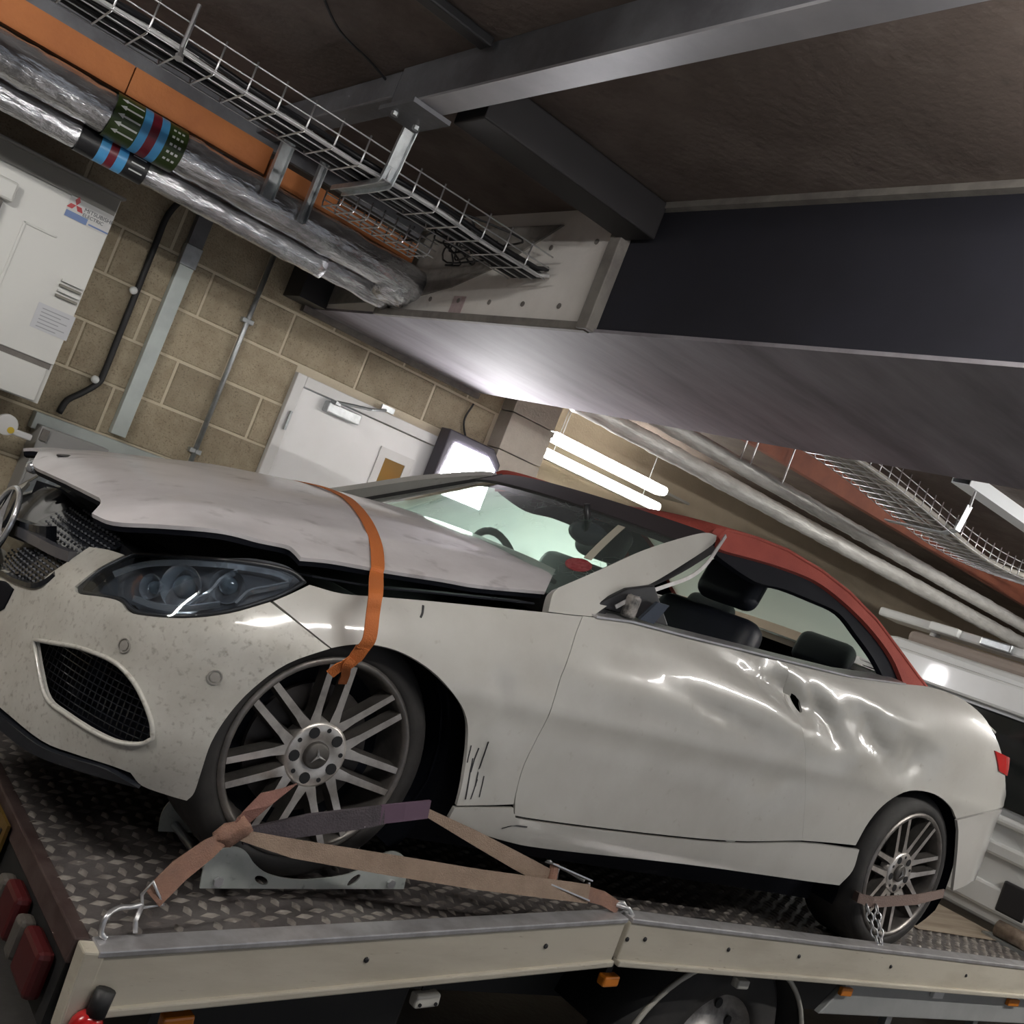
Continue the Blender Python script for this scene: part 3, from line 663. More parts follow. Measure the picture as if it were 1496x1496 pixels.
cn = empty('conduit', (cd0, WY-.03, 1.5), 'thin galvanised conduit pipe on the block wall left of the door', 'conduit')
MB().tube([(cd0, WY-.03, 1.5), (cd0, WY-.03, 2.9)], .0125, 10).build('pipe', m_galv, cn, smooth=True)
sz = at(357, 467, y=WY-.03).z
for zz in (sz, 1.62, 2.7): MB().box((cd0-.03, WY-.042, zz-.012), (cd0+.03, WY-.006, zz+.012)).build('saddle', m_galv, cn, bevel=.004)
pts = [at(282, 285, y=WY-.05), at(262, 295, y=WY-.03), at(243, 318, y=WY-.025), at(228, 355, y=WY-.025), at(200, 425, y=WY-.025), at(172, 495, y=WY-.025), at(152, 545, y=WY-.025), at(143, 560, y=WY-.025), at(120, 574, y=WY-.03), at(98, 585, y=WY-.03), at(86, 603, y=WY-.04)]
o = MB().tube(cat([(pts[0].x+.02, WY-.1, CEIL-.05)]+pts, 5), .015, 8).build('black_cable', m_black, None, smooth=True); tag(o, 'thick black cable clipped down the block wall beside the plant cabinet', 'cable')
for px in ((199, 426), (143, 556)):
    q = at(*px, y=WY-.04)
    o = MB().lathe([(.018, 0), (.018, .012), (.012, .018), (.004, .02)], (q.x-.012, WY-.03, q.z), (0, -1, 0), 12, True).build('cable_clip', m_wp, None, smooth=True)
    tag(o, 'round white clip holding the black cable, %s' % ('upper one' if px[0] > 150 else 'lower one near the trunking'), 'clip', 'white cable clips')
# ---- grey enclosure below
q0, q1 = at(62, 622, y=WY-.17), at(160, 657, y=WY-.17)
eb = empty('steel_enclosure', (q0.x+.1, WY-.1, 1.1), 'grey steel enclosure box under the horizontal trunking', 'box')
m_enc = M('enclosure_grey', (.36, .36, .35), .4, col2=(.32, .32, .31), vs=3)
MB().box((q0.x, WY-.17, 1.1), (q1.x, WY-.006, q0.z)).build('body', m_enc, eb, bevel=.004)
MB().box((q0.x+.01, WY-.18, 1.12), (q1.x-.01, WY-.171, 1.36)).build('lower_lid', m_enc, eb)
MB().box((q0.x+.005, WY-.183, q0.z-.06), (q0.x+.035, WY-.171, q0.z-.01)).build('latch', m_trim, eb)
w0, w1 = at(0, 622, y=WY-.2), at(45, 640, y=WY-.2)
hr = empty('wall_lever', (w0.x, WY-.2, w0.z-.05), 'pale lever handle with yellow dot beside the grey enclosure', 'lever')
MB().box((w0.x-.25, WY-.22, w1.z-.012), (w1.x, WY-.19, w1.z+.015)).build('bar', m_white, hr, bevel=.006)
MB().lathe([(.045, 0), (.045, .03)], (w0.x+.02, WY-.19, w1.z+.02), (0, -1, 0), 16, True).build('hub', m_white, hr, bevel=.004)
MB().lathe([(.014, 0), (.014, .004)], (w0.x+.04, WY-.221, w1.z+.004), (0, -1, 0), 12, True).build('yellow_dot', M('yellow_dot', (.7, .5, .05), .5), hr)
# ================================================================== recovery truck
RY0, RY1 = 1.95, 4.15
KX, TX = 2.39, .91
def railz(x): return .872 if x > KX else .675+(x-TX)*(.872-.675)/(KX-TX)
def deckz(x):
    if x < 1.5: return railz(x)-.004
    a = railz(1.5)-.004
    if x < KX+.05: return a+(.771-a)*(x-1.5)/(KX+.05-1.5)
    return .771
m_tread = M('tread_plate', (.15, .135, .13), .45, .4, col2=(.075, .066, .064), vs=5, vlo=.4, vhi=.65, bump=.15, bs=80)
m_bump = M('tread_plate_worn', (.36, .33, .295), .4, .45, col2=(.15, .13, .12), vs=9, vlo=.42, vhi=.62)
m_rail = M('cream_rail_paint', (.54, .50, .41), .5, col2=(.42, .38, .30), vs=4, vlo=.45, vhi=.75, stretch=(.6, 1, 3), fine=(40, .66, .8, (.25, .2, .14)))
m_alu = M('worn_aluminium', (.66, .65, .66), .35, .7, col2=(.5, .49, .49), vs=14)
m_amber = M('amber_lens', (.65, .2, .015), .25, coat=.5); m_redl = M('red_lens', (.45, .012, .014), .2, coat=.5); m_redd = M('shaded_red_lens', (.06, .005, .006), .4)  # last lens darkened: shade at the truck tail put into its colour
m_chas = M('chassis_black', (.012, .012, .012), .6)
tk = empty('recovery_truck', (3.2, 3.05, 0), 'flatbed recovery truck with cream side rails and dark tread plate deck carrying the car', 'truck')
# deck sheet
xs = [TX, 1.2, 1.5, 1.8, 2.1, KX+.05, 3, 4, 5, 5.93]
mb = MB(); n = len(xs)
for x in xs: mb.v += [Vector((x, RY0+.05, deckz(x))), Vector((x, RY1-.05, deckz(x))), Vector((x, RY1-.05, deckz(x)-.03)), Vector((x, RY0+.05, deckz(x)-.03))]
for i in range(n-1):
    for j in range(4): mb.f.append((i*4+j, i*4+4+j, i*4+4+(j+1) % 4, i*4+(j+1) % 4))
mb.f += [(0, 1, 2, 3), tuple((n-1)*4+3-j for j in range(4))]
deck = mb.build('deck', m_tread, tk)
mb = MB(); i = 0; x = TX+.03
while x < 5.9:
    y = RY0+.075+(.024 if i % 2 else 0); j = 0
    while y < RY1-.07:
        z = deckz(x); a, b = (.019, .009) if (i+j) % 2 else (.009, .019); sl = (deckz(x+.02)-z)/.02
        a *= 1.25; b *= 1.25
        mb.add([(x-a, y, z-sl*a), (x, y-b, z), (x+a, y, z+sl*a), (x, y+b, z), (x-a*.35, y-b*.2, z+.0055), (x+a*.35, y-b*.2, z+.0055), (x+a*.35, y+b*.2, z+.0055), (x-a*.35, y+b*.2, z+.0055)],
               [(0, 1, 5, 4), (1, 2, 6, 5), (2, 3, 7, 6), (3, 0, 4, 7), (4, 5, 6, 7)])
        y += .048; j += 1
    x += .044; i += 1
tag(mb.build('tread_bumps', m_bump, deck, smooth=True), kind='stuff')
# side rails
for side, yo, yi in ((0, RY0, RY0+.05), (1, RY1, RY1-.05)):
    s = 1 if side == 0 else -1
    for (xa, xb_) in ((TX+.02, KX-.01), (KX+.01, 5.93)):
        za, zb = railz(xa), railz(xb_)
        rl = MB().prism([(xa, yo, za-.012), (xb_, yo, zb-.012), (xb_, yo, zb-.125), (xa, yo, za-.125-(.02 if xa < 1 else 0))], (0, s*.045, 0)).build('side_rail', m_rail, tk, bevel=.004)
        MB().prism([(xa, yo-s*.006, za), (xb_, yo-s*.006, zb), (xb_, yo-s*.006, zb-.014), (xa, yo-s*.006, za-.014)], (0, s*.062, 0)).build('top_capping', m_alu, rl, bevel=.003)
        MB().prism([(xa, yo-s*.012, za-.122), (xb_, yo-s*.012, zb-.122), (xb_, yo-s*.012, zb-.14), (xa, yo-s*.012, za-.14)], (0, s*.03, 0)).build('bottom_lip', m_rail, rl, bevel=.004)
        if side == 0:
            pxs = ((535, 1402), (797, 1382), (916, 1372)) if xa < 1 else ((942, 1372), (1064, 1387), (1167, 1397), (1301, 1412), (1411, 1425))
            for p in pxs:
                q = at(*p, y=yo); MB().lathe([(.007, 0), (.007, .003), (.004, .005)], (q.x, yo, q.z), (0, -1, 0), 8, True).build('rivet', m_dark, rl)
# tail end
mb = MB().box((TX-.02, RY0+.0, .50), (TX+.02, RY0+.045, .672))
MB().prism([(TX-.01, RY0-.004, .675), (TX+.035, RY0-.004, .675), (TX+.035, RY0-.004, .515), (TX-.0, RY0-.004, .50)], (0, .05, 0)).build('rail_end_plate', m_rail, tk, bevel=.005)
MB().box((TX-.015, RY0+.05, deckz(TX)-.05), (TX+.02, RY1-.05, deckz(TX)+.004)).build('tail_edge', M('rusty_edge', (.10, .07, .064), .55, .4, col2=(.06, .036, .033), vs=12), tk, bevel=.004)
tlb = MB().box((TX-.01, RY0+.06, .48), (TX+.03, RY1-.06, deckz(TX)-.052)).build('tail_board', m_chas, tk)
for yy, zz, hh, ww, mt_, nm in ((RY0+.10, .53, .10, .13, m_redd, 'tail_lamp'), (RY0+.25, .53, .09, .05, M('shaded_clear_lens', (.09, .08, .07), .4), 'reverse_lamp'), (RY0+.32, .535, .10, .11, m_redd, 'tail_lamp'), (RY0+.44, .53, .09, .05, M('shaded_clear_lens', (.09, .08, .07), .4), 'reverse_lamp')):  # lens colours hold the shade at the tail
    MB().box((TX-.05, yy, zz-.02), (TX-.012, yy+ww, zz+hh-.02)).build(nm, mt_, tk, bevel=.012)
q = at(138, 1468, y=RY0-.02)
MB().lathe([(.03, 0), (.033, .012), (.03, .03), (.018, .04)], (TX+.045, RY0-.006, .535), (-.2, -1, 0), 16, True).build('side_marker_lamp', m_redl, tk, smooth=True)
MB().tube([(TX+.055, RY0-.02, .61), (TX+.05, RY0-.025, .56)], .02, 10).build('lamp_rubber', m_black, tk, smooth=True)
# number plate
pl = MB().box((TX-.03, 2.56, .545), (TX-.022, 3.08, .655)).build('number_plate', M('plate_yellow', (.14, .08, .012), .5, col2=(.09, .05, .008), vs=9), tk)  # yellow darkened for the shade at the tail
text_mesh('lettering', 'WU', .11, m_black, pl, (TX-.031, 2.77, .56), (0, -1, 0), (0, 0, 1))
# lamps and plates under the rail
def under(px, y, w, h, mat, nm, tilt=0):
    q = at(*px, y=y)
    rot = Matrix.Rotation(-tilt, 3, 'Y')
    o = MB().box((q.x-w/2, y-.012, q.z-h/2), (q.x+w/2, y+.02, q.z+h/2), rot).build(nm, mat, tk, bevel=.006)
    MB().box((q.x-.012, y+.012, q.z), (q.x+.012, y+.016, q.z+h/2+.05)).build('lamp_bracket', m_chas, o)
    return o, q
ta = math.atan2(.872-.675, KX-TX)
under((890, 1432), 1.985, .062, .032, m_amber, 'amber_marker', ta*.7)
o, q = under((622, 1460), 1.985, .074, .034, M('marker_plate', (.60, .58, .52), .5), 'white_marker', ta)
for dx in (-.024, .024): MB().lathe([(.005, 0), (.005, .003)], (q.x+dx, 1.972, q.z-.006+dx*.1), (0, -1, 0), 8, True).build('rivet', m_dark, o)
under((258, 1494), 1.985, .07, .035, m_amber, 'amber_marker', ta)
under((1083, 1437), 1.99, .06, .03, M('marker_plate2', (.5, .49, .44), .5), 'white_marker', 0)
# side guard
ga, gb = at(1204, 1473, y=1.985), at(1235, 1440, y=1.985)
sg = MB().prism([(ga.x-.02, 1.985, .60), (ga.x+.10, 1.985, .725), (5.9, 1.985, .725), (5.9, 1.985, .60)], (0, .025, 0)).build('side_guard', M('guard_grey', (.42, .43, .42), .45, .2, col2=(.36, .37, .36), vs=4), tk, bevel=.004)
for p, w, mt_, nm in (((1234, 1448), .07, m_amber, 'amber_marker'), ((1478, 1464), .1, m_amber, 'amber_marker'), ((1368, 1452), .08, m_white, 'guard_clip')):
    q = at(*p, y=1.98); MB().box((q.x-w/2, 1.968, q.z-.014), (q.x+w/2, 1.985, q.z+.016)).build(nm, mt_, sg, bevel=.004)
for xx in (4.05, 4.75, 5.4): MB().box((xx, 2.0, .45), (xx+.04, 2.03, .62)).build('guard_stay', m_galv, sg)
# chassis
MB().box((1.0, 2.35, .42), (6.0, 2.5, .64)).box((1.0, 3.6, .42), (6.0, 3.75, .64)).build('chassis_rail', m_chas, tk)
MB().prism([(1.0, 2.1, .645), (2.4, 2.1, .735), (5.9, 2.1, .735), (5.9, 2.1, .66), (2.4, 2.1, .66), (1.0, 2.1, .60)], (0, 1.9, 0)).build('subframe', m_chas, tk)
MB().box((1.2, 2.15, .16), (1.9, 2.6, .58)).build('tool_locker', m_chas, tk, bevel=.01)
# truck rear wheels and mudguard
wc = at(1048, 1494, y=2.06); wx, wz = wc.x, .395
m_tyre = M('tyre_rubber', (.022, .021, .02), .75, col2=(.035, .032, .03), vs=8)
m_hub = M('steel_wheel', (.5, .48, .46), .5, .5, col2=(.2, .19, .18), vs=10)
for s, yy in ((-1, 2.06), (1, 4.04)):
    wh = MB().lathe([(.215, .0), (.225, -.015), (.265, -.012), (.35, .005), (.385, .03), (.39, .06), (.39, .18), (.36, .21), (.22, .215)], (wx, yy, wz), (0, -s, 0), 40).build('truck_wheel', m_tyre, tk, smooth=True)
    MB().lathe([(.228, .005), (.222, .03), (.21, .04), (.2, .07), (.12, .05), (.09, .05), (.085, .02), (.06, .015), (0.001, .015)], (wx, yy, wz), (0, -s, 0), 32).build('steel_rim', m_hub, wh, smooth=True)
    for k in range(10):
        a = k*math.pi/5; MB().lathe([(.018, 0), (.018, .004)], (wx+.165*math.cos(a), yy-s*.056, wz+.165*math.sin(a)), (0, s, 0), 10, True).build('vent_hole', m_black, wh)
    mg = MB(); rr = .47
    arc = [(wx+rr*math.cos(a), wz+rr*math.sin(a)*.76) for a in [math.radians(t) for t in range(5, 180, 7)]]
    ya, yb = (yy-.03, yy+.3) if s < 0 else (yy+.03, yy-.3)
    n = len(arc); mg.v = [Vector((x, y_, z)) for y_ in (ya, yb) for x, z in arc]; mg.f = [(i, i+1, n+i+1, n+i) for i in range(n-1)]
    g_ = mg.build('mudguard', m_chas, tk, smooth=True); sd = g_.modifiers.new('t', 'SOLIDIFY'); sd.thickness = .006
    MB().tube([(x, ya, z) for x, z in arc], .009, 6).build('mudguard_edge', M('edge_grey', (.5, .48, .42), .5), g_, smooth=True)
# cab rear
CX = 6.0; m_cabw = M('cab_white', (.72, .73, .72), .3, col2=(.66, .67, .65), vs=2, coat=.3)
cabm = MB().prism([(CX, 2.05, .80), (CX, 2.05, 1.9), (CX+.06, 2.12, 2.08), (CX+.12, 2.3, 2.13), (CX+.12, 3.8, 2.13), (CX+.06, 3.98, 2.08), (CX, 4.05, 1.9), (CX, 4.05, .80)], (1.5, 0, 0)).build('cab_body', m_cabw, tk, bevel=.02)
rbm = MB()
for (za, zb, d) in ((1.90, 2.06, .045), (1.31, 1.36, .03), (1.14, 1.22, .025), (.86, 1.0, .02)): rbm = MB().box((CX-d, 2.2, za), (CX+.02, 3.9, zb)).build('pressed_band', m_cabw, cabm, bevel=.018)
MB().box((CX-.012, 2.22, 1.40), (CX+.01, 3.88, 1.88)).build('cab_window', M('dark_window', (.01, .012, .012), .08), cabm, bevel=.01)
q = at(1480, 1318, x=CX)
MB().box((CX-.025, q.y-.09, q.z-.08), (CX-.002, q.y+.07, q.z+.09)).build('vent_grille', m_dark, cabm, bevel=.015)
q = at(1475, 1378, x=CX-.2)
MB().tube([(CX-.2, q.y-.08, .83), (CX-.2, q.y+.08, .83)], .045, 12).build('winch_drum', M('rusty_winch', (.2, .15, .11), .6, .3, col2=(.1, .07, .05), vs=30), tk, smooth=True)
MB().box((CX-.26, q.y-.12, .772), (CX-.1, q.y+.12, .79)).build('winch_base', m_galv, tk)
# worn bare strip of deck in front of the cab
MB().box((4.95, 2.45, .7765), (5.92, 3.2, .7785)).build('deck_sheet', M('worn_board', (.34, .28, .21), .6, col2=(.22, .17, .12), vs=4, stretch=(.5, 6, 1)), deck)
# roof headboard and light bar
MB().box((CX+.15, 2.35, 2.12), (CX+.9, 3.75, 2.20)).build('roof_spoiler', M('taupe_panel', (.30, .25, .215), .7), cabm, bevel=.03)
lbm = MB().box((CX+.3, 2.3, 2.24), (CX+.55, 4.1, 2.30)).box((CX+.38, 2.7, 2.18), (CX+.45, 2.75, 2.25)).box((CX+.38, 3.7, 2.12), (CX+.45, 3.75, 2.25)).build('light_bar', m_cabw, tk, bevel=.015)
for i, yy in enumerate((2.35, 2.65, 3.15, 3.5)): MB().box((CX+.26, yy, 2.245), (CX+.31, yy+.2, 2.30)).build('beacon_lens', m_wp if i % 2 else m_galv, lbm, bevel=.01)
# ================================================================== the car
car = empty('convertible_car', (2.9, YC, .76), 'crash damaged dirty white convertible with red soft top strapped on the truck deck', 'car')
m_paint = M('dirty_white_paint', (.54, .53, .49), .33, col2=(.45, .435, .395), vs=2.6, vlo=.4, vhi=.72, coat=.75, fine=(30, .66, .9, (.36, .33, .28)))
m_bumpr = M('dirty_bumper_paint', (.60, .585, .53), .40, col2=(.46, .44, .385), vs=9, vlo=.35, vhi=.75, coat=.5, fine=(75, .56, .80, (.28, .25, .21)))  # same paint as the flanks, base lightened to stand in for light
m_hood = M('scuffed_bonnet_paint', (.70, .67, .675), .38, col2=(.55, .52, .52), vs=4, vlo=.42, vhi=.7, coat=.4, stretch=(.7, 1, 1), fine=(13, .60, .74, (.40, .37, .37)))  # car paint again, scuffed, with brighter light put into its base colour
m_clean = M('white_paint_gloss', (.54, .53, .50), .28, coat=.8, col2=(.48, .47, .44), vs=3)
m_gap = M('engine_bay_black', (.005, .006, .010), .7, spec=.15)
m_gloss = M('gloss_black', (.015, .017, .022), .18, coat=.6)
m_chrome = M('chrome', (.82, .84, .86), .2, .75)
m_cabric = M('red_soft_top', (.36, .065, .045), .8, col2=(.30, .05, .036), vs=6, bump=.25, bs=220)
m_leather = M('dark_leather', (.014, .016, .024), .5)
PLAN = [(.73, 3.04), (.735, 2.87), (.76, 2.68), (.795, 2.53), (.845, 2.38), (.915, 2.255), (1.015, 2.175), (1.15, 2.138), (1.32, 2.124), (1.6, 2.12), (2.1, 2.115), (3.0, 2.11), (3.6, 2.10), (4.1, 2.09), (4.42, 2.10), (4.64, 2.145), (4.82, 2.24), (4.94, 2.42), (5.0, 2.67), (5.02, 3.04)]
_pp = cat([Vector((x, y, 0)) for x, y in PLAN], 12)
_cum = [0.]
for a, b in zip(_pp, _pp[1:]): _cum.append(_cum[-1]+(b-a).length)
SMAX = _cum[-1]
def plan(s):
    s = max(0., min(SMAX-1e-6, s)); lo, hi = 0, len(_cum)-1
    while hi-lo > 1:
        mid = (lo+hi)//2
        if _cum[mid] <= s: lo = mid
        else: hi = mid
    t = (s-_cum[lo])/(_cum[hi]-_cum[lo]); p = _pp[lo].lerp(_pp[hi], t)
    a = (_pp[min(lo+2, len(_pp)-1)]-_pp[max(lo-1, 0)]); b = (_pp[min(lo+3, len(_pp)-1)]-_pp[max(lo, 0)])
    tg = (a.normalized()*(1-t)+b.normalized()*t).normalized()
    return p, Vector((-tg.y, tg.x, 0))
def s_of_x(x, rear=False):
    return min((abs(p.x-x)+(0 if p.y < 2.6 else 5), c) for p, c in zip(_pp, _cum))[1]
belt = stab([(.7, 1.42), (1.2, 1.455), (1.4, 1.49), (1.86, 1.58), (2.06, 1.615), (2.47, 1.657), (3.0, 1.70), (3.93, 1.81), (4.5, 1.80), (5.05, 1.70)])
DENTS = []
def off(s, z, x):
    b = belt(x); fr = max(0., min(1., (.9-s)/.5)); rr = max(0., min(1., (s-(SMAX-1.1))/.6))
    t = (z-(b-.22))/.22
    d = (.085+.09*fr+.20*rr)*t**2 if t > 0 else 0.
    if z < 1.08: d += (.05*(1-fr)+.0*fr)*((1.08-z)/.15)**2*.6
    # character crease along the flank
    zc = 1.32+.07*(x-1.5)*.6
    d -= .006*math.exp(-((z-zc)/.03)**2)*(1-fr)
    return d
def S0(s, z, extra=0.):
    p, n = plan(s); d = off(s, z, p.x)+extra
    return Vector((p.x+n.x*d, p.y+n.y*d, z))
def S(s, z):
    P = S0(s, z)
    if DENTS:
        p, n = plan(s); d = 0.
        for (sc, zc, rs, rz, dep, an) in DENTS:
            ds, dz = s-sc, z-zc; c, si = math.cos(an), math.sin(an); u = (ds*c+dz*si)/rs; v = (-ds*si+dz*c)/rz; q = u*u+v*v
            if q < 9: d += dep*math.exp(-q)
        if d: 
            w = min(1, abs(d)/.025); d += w*(.008*noise.noise(Vector((s*14, z*18, 0)))+.006*noise.noise(Vector((s*34, z*40, 5))))
        P += n*d
    return P
solS = solver(S0, 0, SMAX, .85, 1.9, 150, 40)
def SO(pts, sub=4): return outl(solS, pts, sub)
# dents: pixel centre, radii in metres along and up, depth, angle
for px, rs, rz, dep, an in (((1165, 1022), .16, .045, .05, -.35), ((1215, 1050), .13, .05, .045, -.5), ((1280, 1078), .2, .05, .03, -.35), ((1120, 1000), .30, .03, .022, -.1), ((1340, 1110), .14, .08, .028, .3),
                            ((1250, 1110), .10, .05, -.012, 0), ((1060, 1045), .22, .03, .012, -.1), ((1310, 1050), .25, .03, -.014, -.1), ((735, 1030), .05, .10, .014, .35), ((790, 985), .10, .05, .01, 0), ((700, 1110), .035, .10, .012, .4), ((930, 960), .25, .05, .008, 0), ((1150, 1140), .12, .06, .008, .4)):
    s_, z_ = solS(*px); DENTS.append((s_, z_, rs, rz, dep, an))
# ---- inner shell so that no gap shows through
FW = at(465, 1106, y=2.195); RW = at(1318, 1278, y=2.13)
def circ_hole(c, r):
    sc = s_of_x(c.x); return [(sc+r*math.cos(a), c.z+r*math.sin(a)) for a in [2*math.pi*i/28 for i in range(28)]]
def cut_arch(c, r, n=16):
    sc = s_of_x(c.x); return [(sc+r*math.cos(a), c.z+r*math.sin(a)) for a in [math.pi*1.18-math.pi*1.36*i/n for i in range(n+1)]]
ol = [(.02, .98)]+cut_arch(FW, .375)+cut_arch(RW, .375)+[(SMAX-.02, 1.0)]
xs_ = [SMAX-.02-i*(SMAX-.04)/50 for i in range(51)]
ol += [(s_, belt(plan(s_)[0].x)-.035) for s_ in xs_]
panel('inner_shell', lambda s, z: S0(s, z, .13), ol, m_gap, car, step=.06, thick=.004, mirror=True)
# ---- outer panels, near side traced from the photograph on the body surface; far side mirrored
arch_f = [(300, 1112), (312, 1080), (335, 1045), (370, 1008), (420, 972), (485, 948)]
bump_o = [(-60, 870, 1), (0, 832), (19, 843), (53, 853), (72, 838), (112, 811), (131, 798, 1), (158, 802), (184, 810, 1), (142, 832), (110, 857, 1), (115, 866), (150, 871), (174, 877), (184, 889), (203, 897), (267, 902), (334, 895), (395, 878, 1), (440, 913), (484, 948, 1), (420, 971), (370, 1007), (335, 1045), (310, 1085), (296, 1125), (285, 1158), (273, 1171, 1), (245, 1163), (207, 1149), (190, 1130, 1), (160, 1119), (110, 1103), (60, 1083), (0, 1035), (-60, 985, 1)]
intake = [(51, 936, 1), (85, 942), (120, 949), (166, 968), (193, 995), (209, 1024), (220, 1055), (222, 1078, 1), (204, 1086), (171, 1083), (135, 1067), (95, 1041), (69, 1019), (58, 979)]
b_out = SO(bump_o)
# continue to the nose centre
zl = [p for p in b_out if p[0] < .03]
bo = [(max(.0, s), z) for s, z in b_out]
fb = panel('front_bumper', S, bo, m_bumpr, car, holes=[SO(intake)], step=.022, thick=.012, mirror=True, gap=.002)
# sensors
for px in ((182, 943), (314, 989)):
    s_, z_ = solS(*px); P = S(s_, z_); _, n = plan(s_)
    MB().lathe([(.017, -.004), (.017, .003), (.0145, .003), (.0145, -.001), (.011, -.001), (.011, .003), (.0, .0035)], P, -n, 20).build('parking_sensor', M('sensor_grey', (.33, .31, .28), .4), fb, smooth=False)
# intake surround lip and dark centre opening
MB().tube([S0(a, b, -.001) for a, b in inset(SO(intake), -.002)], .0055, 8, closed=True).build('intake_lip', m_bumpr, fb, smooth=True)
co2 = [(max(0, a), b) for a, b in SO([(-60, 862, 1), (0, 848), (21, 861, 1), (9, 885), (0, 893), (-60, 925, 1)])]
panel('centre_opening', lambda s, z: S0(s, z, -.004), co2, m_gap, fb, step=.03, thick=.006)
# black splitter
sp = SO([(-60, 990, 1), (0, 1040), (60, 1088), (110, 1108), (160, 1124), (205, 1150, 1), (150, 1135), (100, 1120), (50, 1100), (0, 1062), (-60, 1010, 1)])
panel('splitter_lip', lambda s, z: S0(s, z, -.012), [(max(0, a), b) for a, b in sp], m_gloss, car, step=.025, thick=.03, mirror=True)
# intake mesh
mi = MB(); io = SO(intake)
s0, s1 = min(p[0] for p in io), max(p[0] for p in io); z0, z1 = min(p[1] for p in io), max(p[1] for p in io)
k = 0; z = z0
while z < z1:
    mi.tube([S0(s0+(s1-s0)*i/10, z, .042) for i in range(11)], .0018, 4); z += .016
for i in range(24):
    s_ = s0+(s1-s0)*i/23; mi.tube([S0(s_, z0+(z1-z0)*j/4, .042) for j in range(5)], .0018, 4)
tag(mi.build('intake_mesh', m_gloss, car), kind='stuff')
# fender
fen = [(452, 853, 1), (500, 866), (560, 871), (640, 878), (720, 886), (800, 894), (852, 900, 1), (838, 940), (806, 1035), (785, 1078), (765, 1120), (754, 1160), (751, 1176, 1), (700, 1178), (666, 1178, 1), (676, 1140), (683, 1095), (681, 1050), (662, 1015), (630, 981), (590, 956), (550, 944), (515, 943), (484, 948, 1), (440, 913), (397, 878, 1), (425, 866)]
panel('front_fender', S, SO(fen), m_paint, car, step=.022, thick=.01, mirror=True, gap=.002)
door = [(852, 900, 1), (880, 903), (920, 909), (1000, 930), (1070, 947), (1150, 967, 1), (1168, 1030), (1178, 1120), (1172, 1228, 1), (1060, 1228), (900, 1212), (765, 1194), (752, 1188, 1), (754, 1160), (765, 1120), (785, 1078), (806, 1035), (838, 940)]
gash = [(1174, 1020), (1184, 1030), (1189, 1043), (1184, 1048), (1178, 1036)]
dp = panel('door', S, SO(door), m_paint, car, step=.018, thick=.01, mirror=True, gap=.0003)
quart = [(1150, 967, 1), (1200, 979), (1260, 991), (1320, 999), (1360, 1004), (1400, 1018), (1435, 1045), (1455, 1078), (1463, 1100, 1), (1468, 1130), (1470, 1178, 1), (1430, 1188), (1397, 1196, 1), (1388, 1178), (1365, 1160), (1330, 1156), (1296, 1172), (1270, 1200), (1250, 1235, 1), (1210, 1231), (1172, 1228, 1), (1178, 1120), (1168, 1030)]
qp = panel('rear_quarter', S, SO(quart), m_paint, car, holes=[SO(gash, 2)], step=.018, thick=.01, mirror=False, gap=.0003)
panel('rear_quarter', lambda s, z: (lambda P: Vector((P.x, 2*YC-P.y, P.z)))(S0(s, z)), SO(quart), m_clean, car, step=.03, thick=.01)
sill = [(664, 1180, 1), (700, 1180), (751, 1180, 1), (753, 1190), (770, 1198), (900, 1215), (1060, 1231), (1172, 1231), (1256, 1241, 1), (1246, 1272), (1226, 1294, 1), (1180, 1288), (1000, 1263), (800, 1241), (740, 1230), (690, 1214), (655, 1196, 1)]
panel('sill', S, SO(sill), m_paint, car, step=.025, thick=.012, mirror=True, gap=.0015)
rbmp = [(1398, 1198, 1), (1430, 1190), (1470, 1180, 1), (1472, 1230), (1450, 1262), (1420, 1290), (1392, 1302, 1), (1398, 1250), (1400, 1215)]
rp = [(max(0, a), b) for a, b in SO(rbmp)]
zt = max(p[1] for p in rp); zb = min(p[1] for p in rp)
# the rear wraps to the car's centre line
s_a = min(p[0] for p in rp)
zt = sum(solS(*p)[1] for p in ((1430, 1190), (1465, 1182)))/2
rear_o = SO([(1398, 1198, 1), (1430, 1190), (1462, 1182, 1)])
rear_o = rear_o + [(SMAX, rear_o[-1][1]), (SMAX, 1.12), (solS(1445, 1265)[0], 1.12)] + SO([(1420, 1288, 1), (1392, 1302, 1), (1398, 1250), (1400, 1215, 1)])
panel('rear_bumper', S, rear_o, m_clean, car, step=.03, thick=.012, mirror=True, gap=.002)
q_ = SO([(1456, 1085, 1), (1463, 1104, 1), (1468, 1176, 1)])
s_q = max(p[0] for p in q_)
panel('boot_face', lambda s, z: S0(s, z, .03), [(s_q+.004, 1.44), (SMAX, 1.44), (SMAX, 1.72), (s_q+.004, 1.70)], m_clean, car, step=.035, thick=.01, mirror=True)
panel('tail_light', lambda s, z: S0(s, z, -.006), [(solS(1452, 1096)[0], solS(1452, 1096)[1]), (solS(1461, 1100)[0]+.12, solS(1462, 1102)[1]), (solS(1461, 1100)[0]+.12, solS(1462, 1130)[1]), (solS(1458, 1126)[0], solS(1458, 1126)[1])], m_redl, car, step=.03, thick=.015, mirror=True)
# boot lid
def boot(x, y):
    t = (y-YC)/.85; return Vector((x, y, belt(x)-.02+.02*(1-t*t)-.10*max(0, (x-4.75)/.3)**2))
panel('boot_lid', boot, [(3.95, 2.25), (4.7, 2.3), (4.95, 2.55), (5.0, 3.04), (4.95, 3.53), (4.7, 3.78), (3.95, 3.83)], m_clean, car, step=.06, out=(4.4, YC, 0))
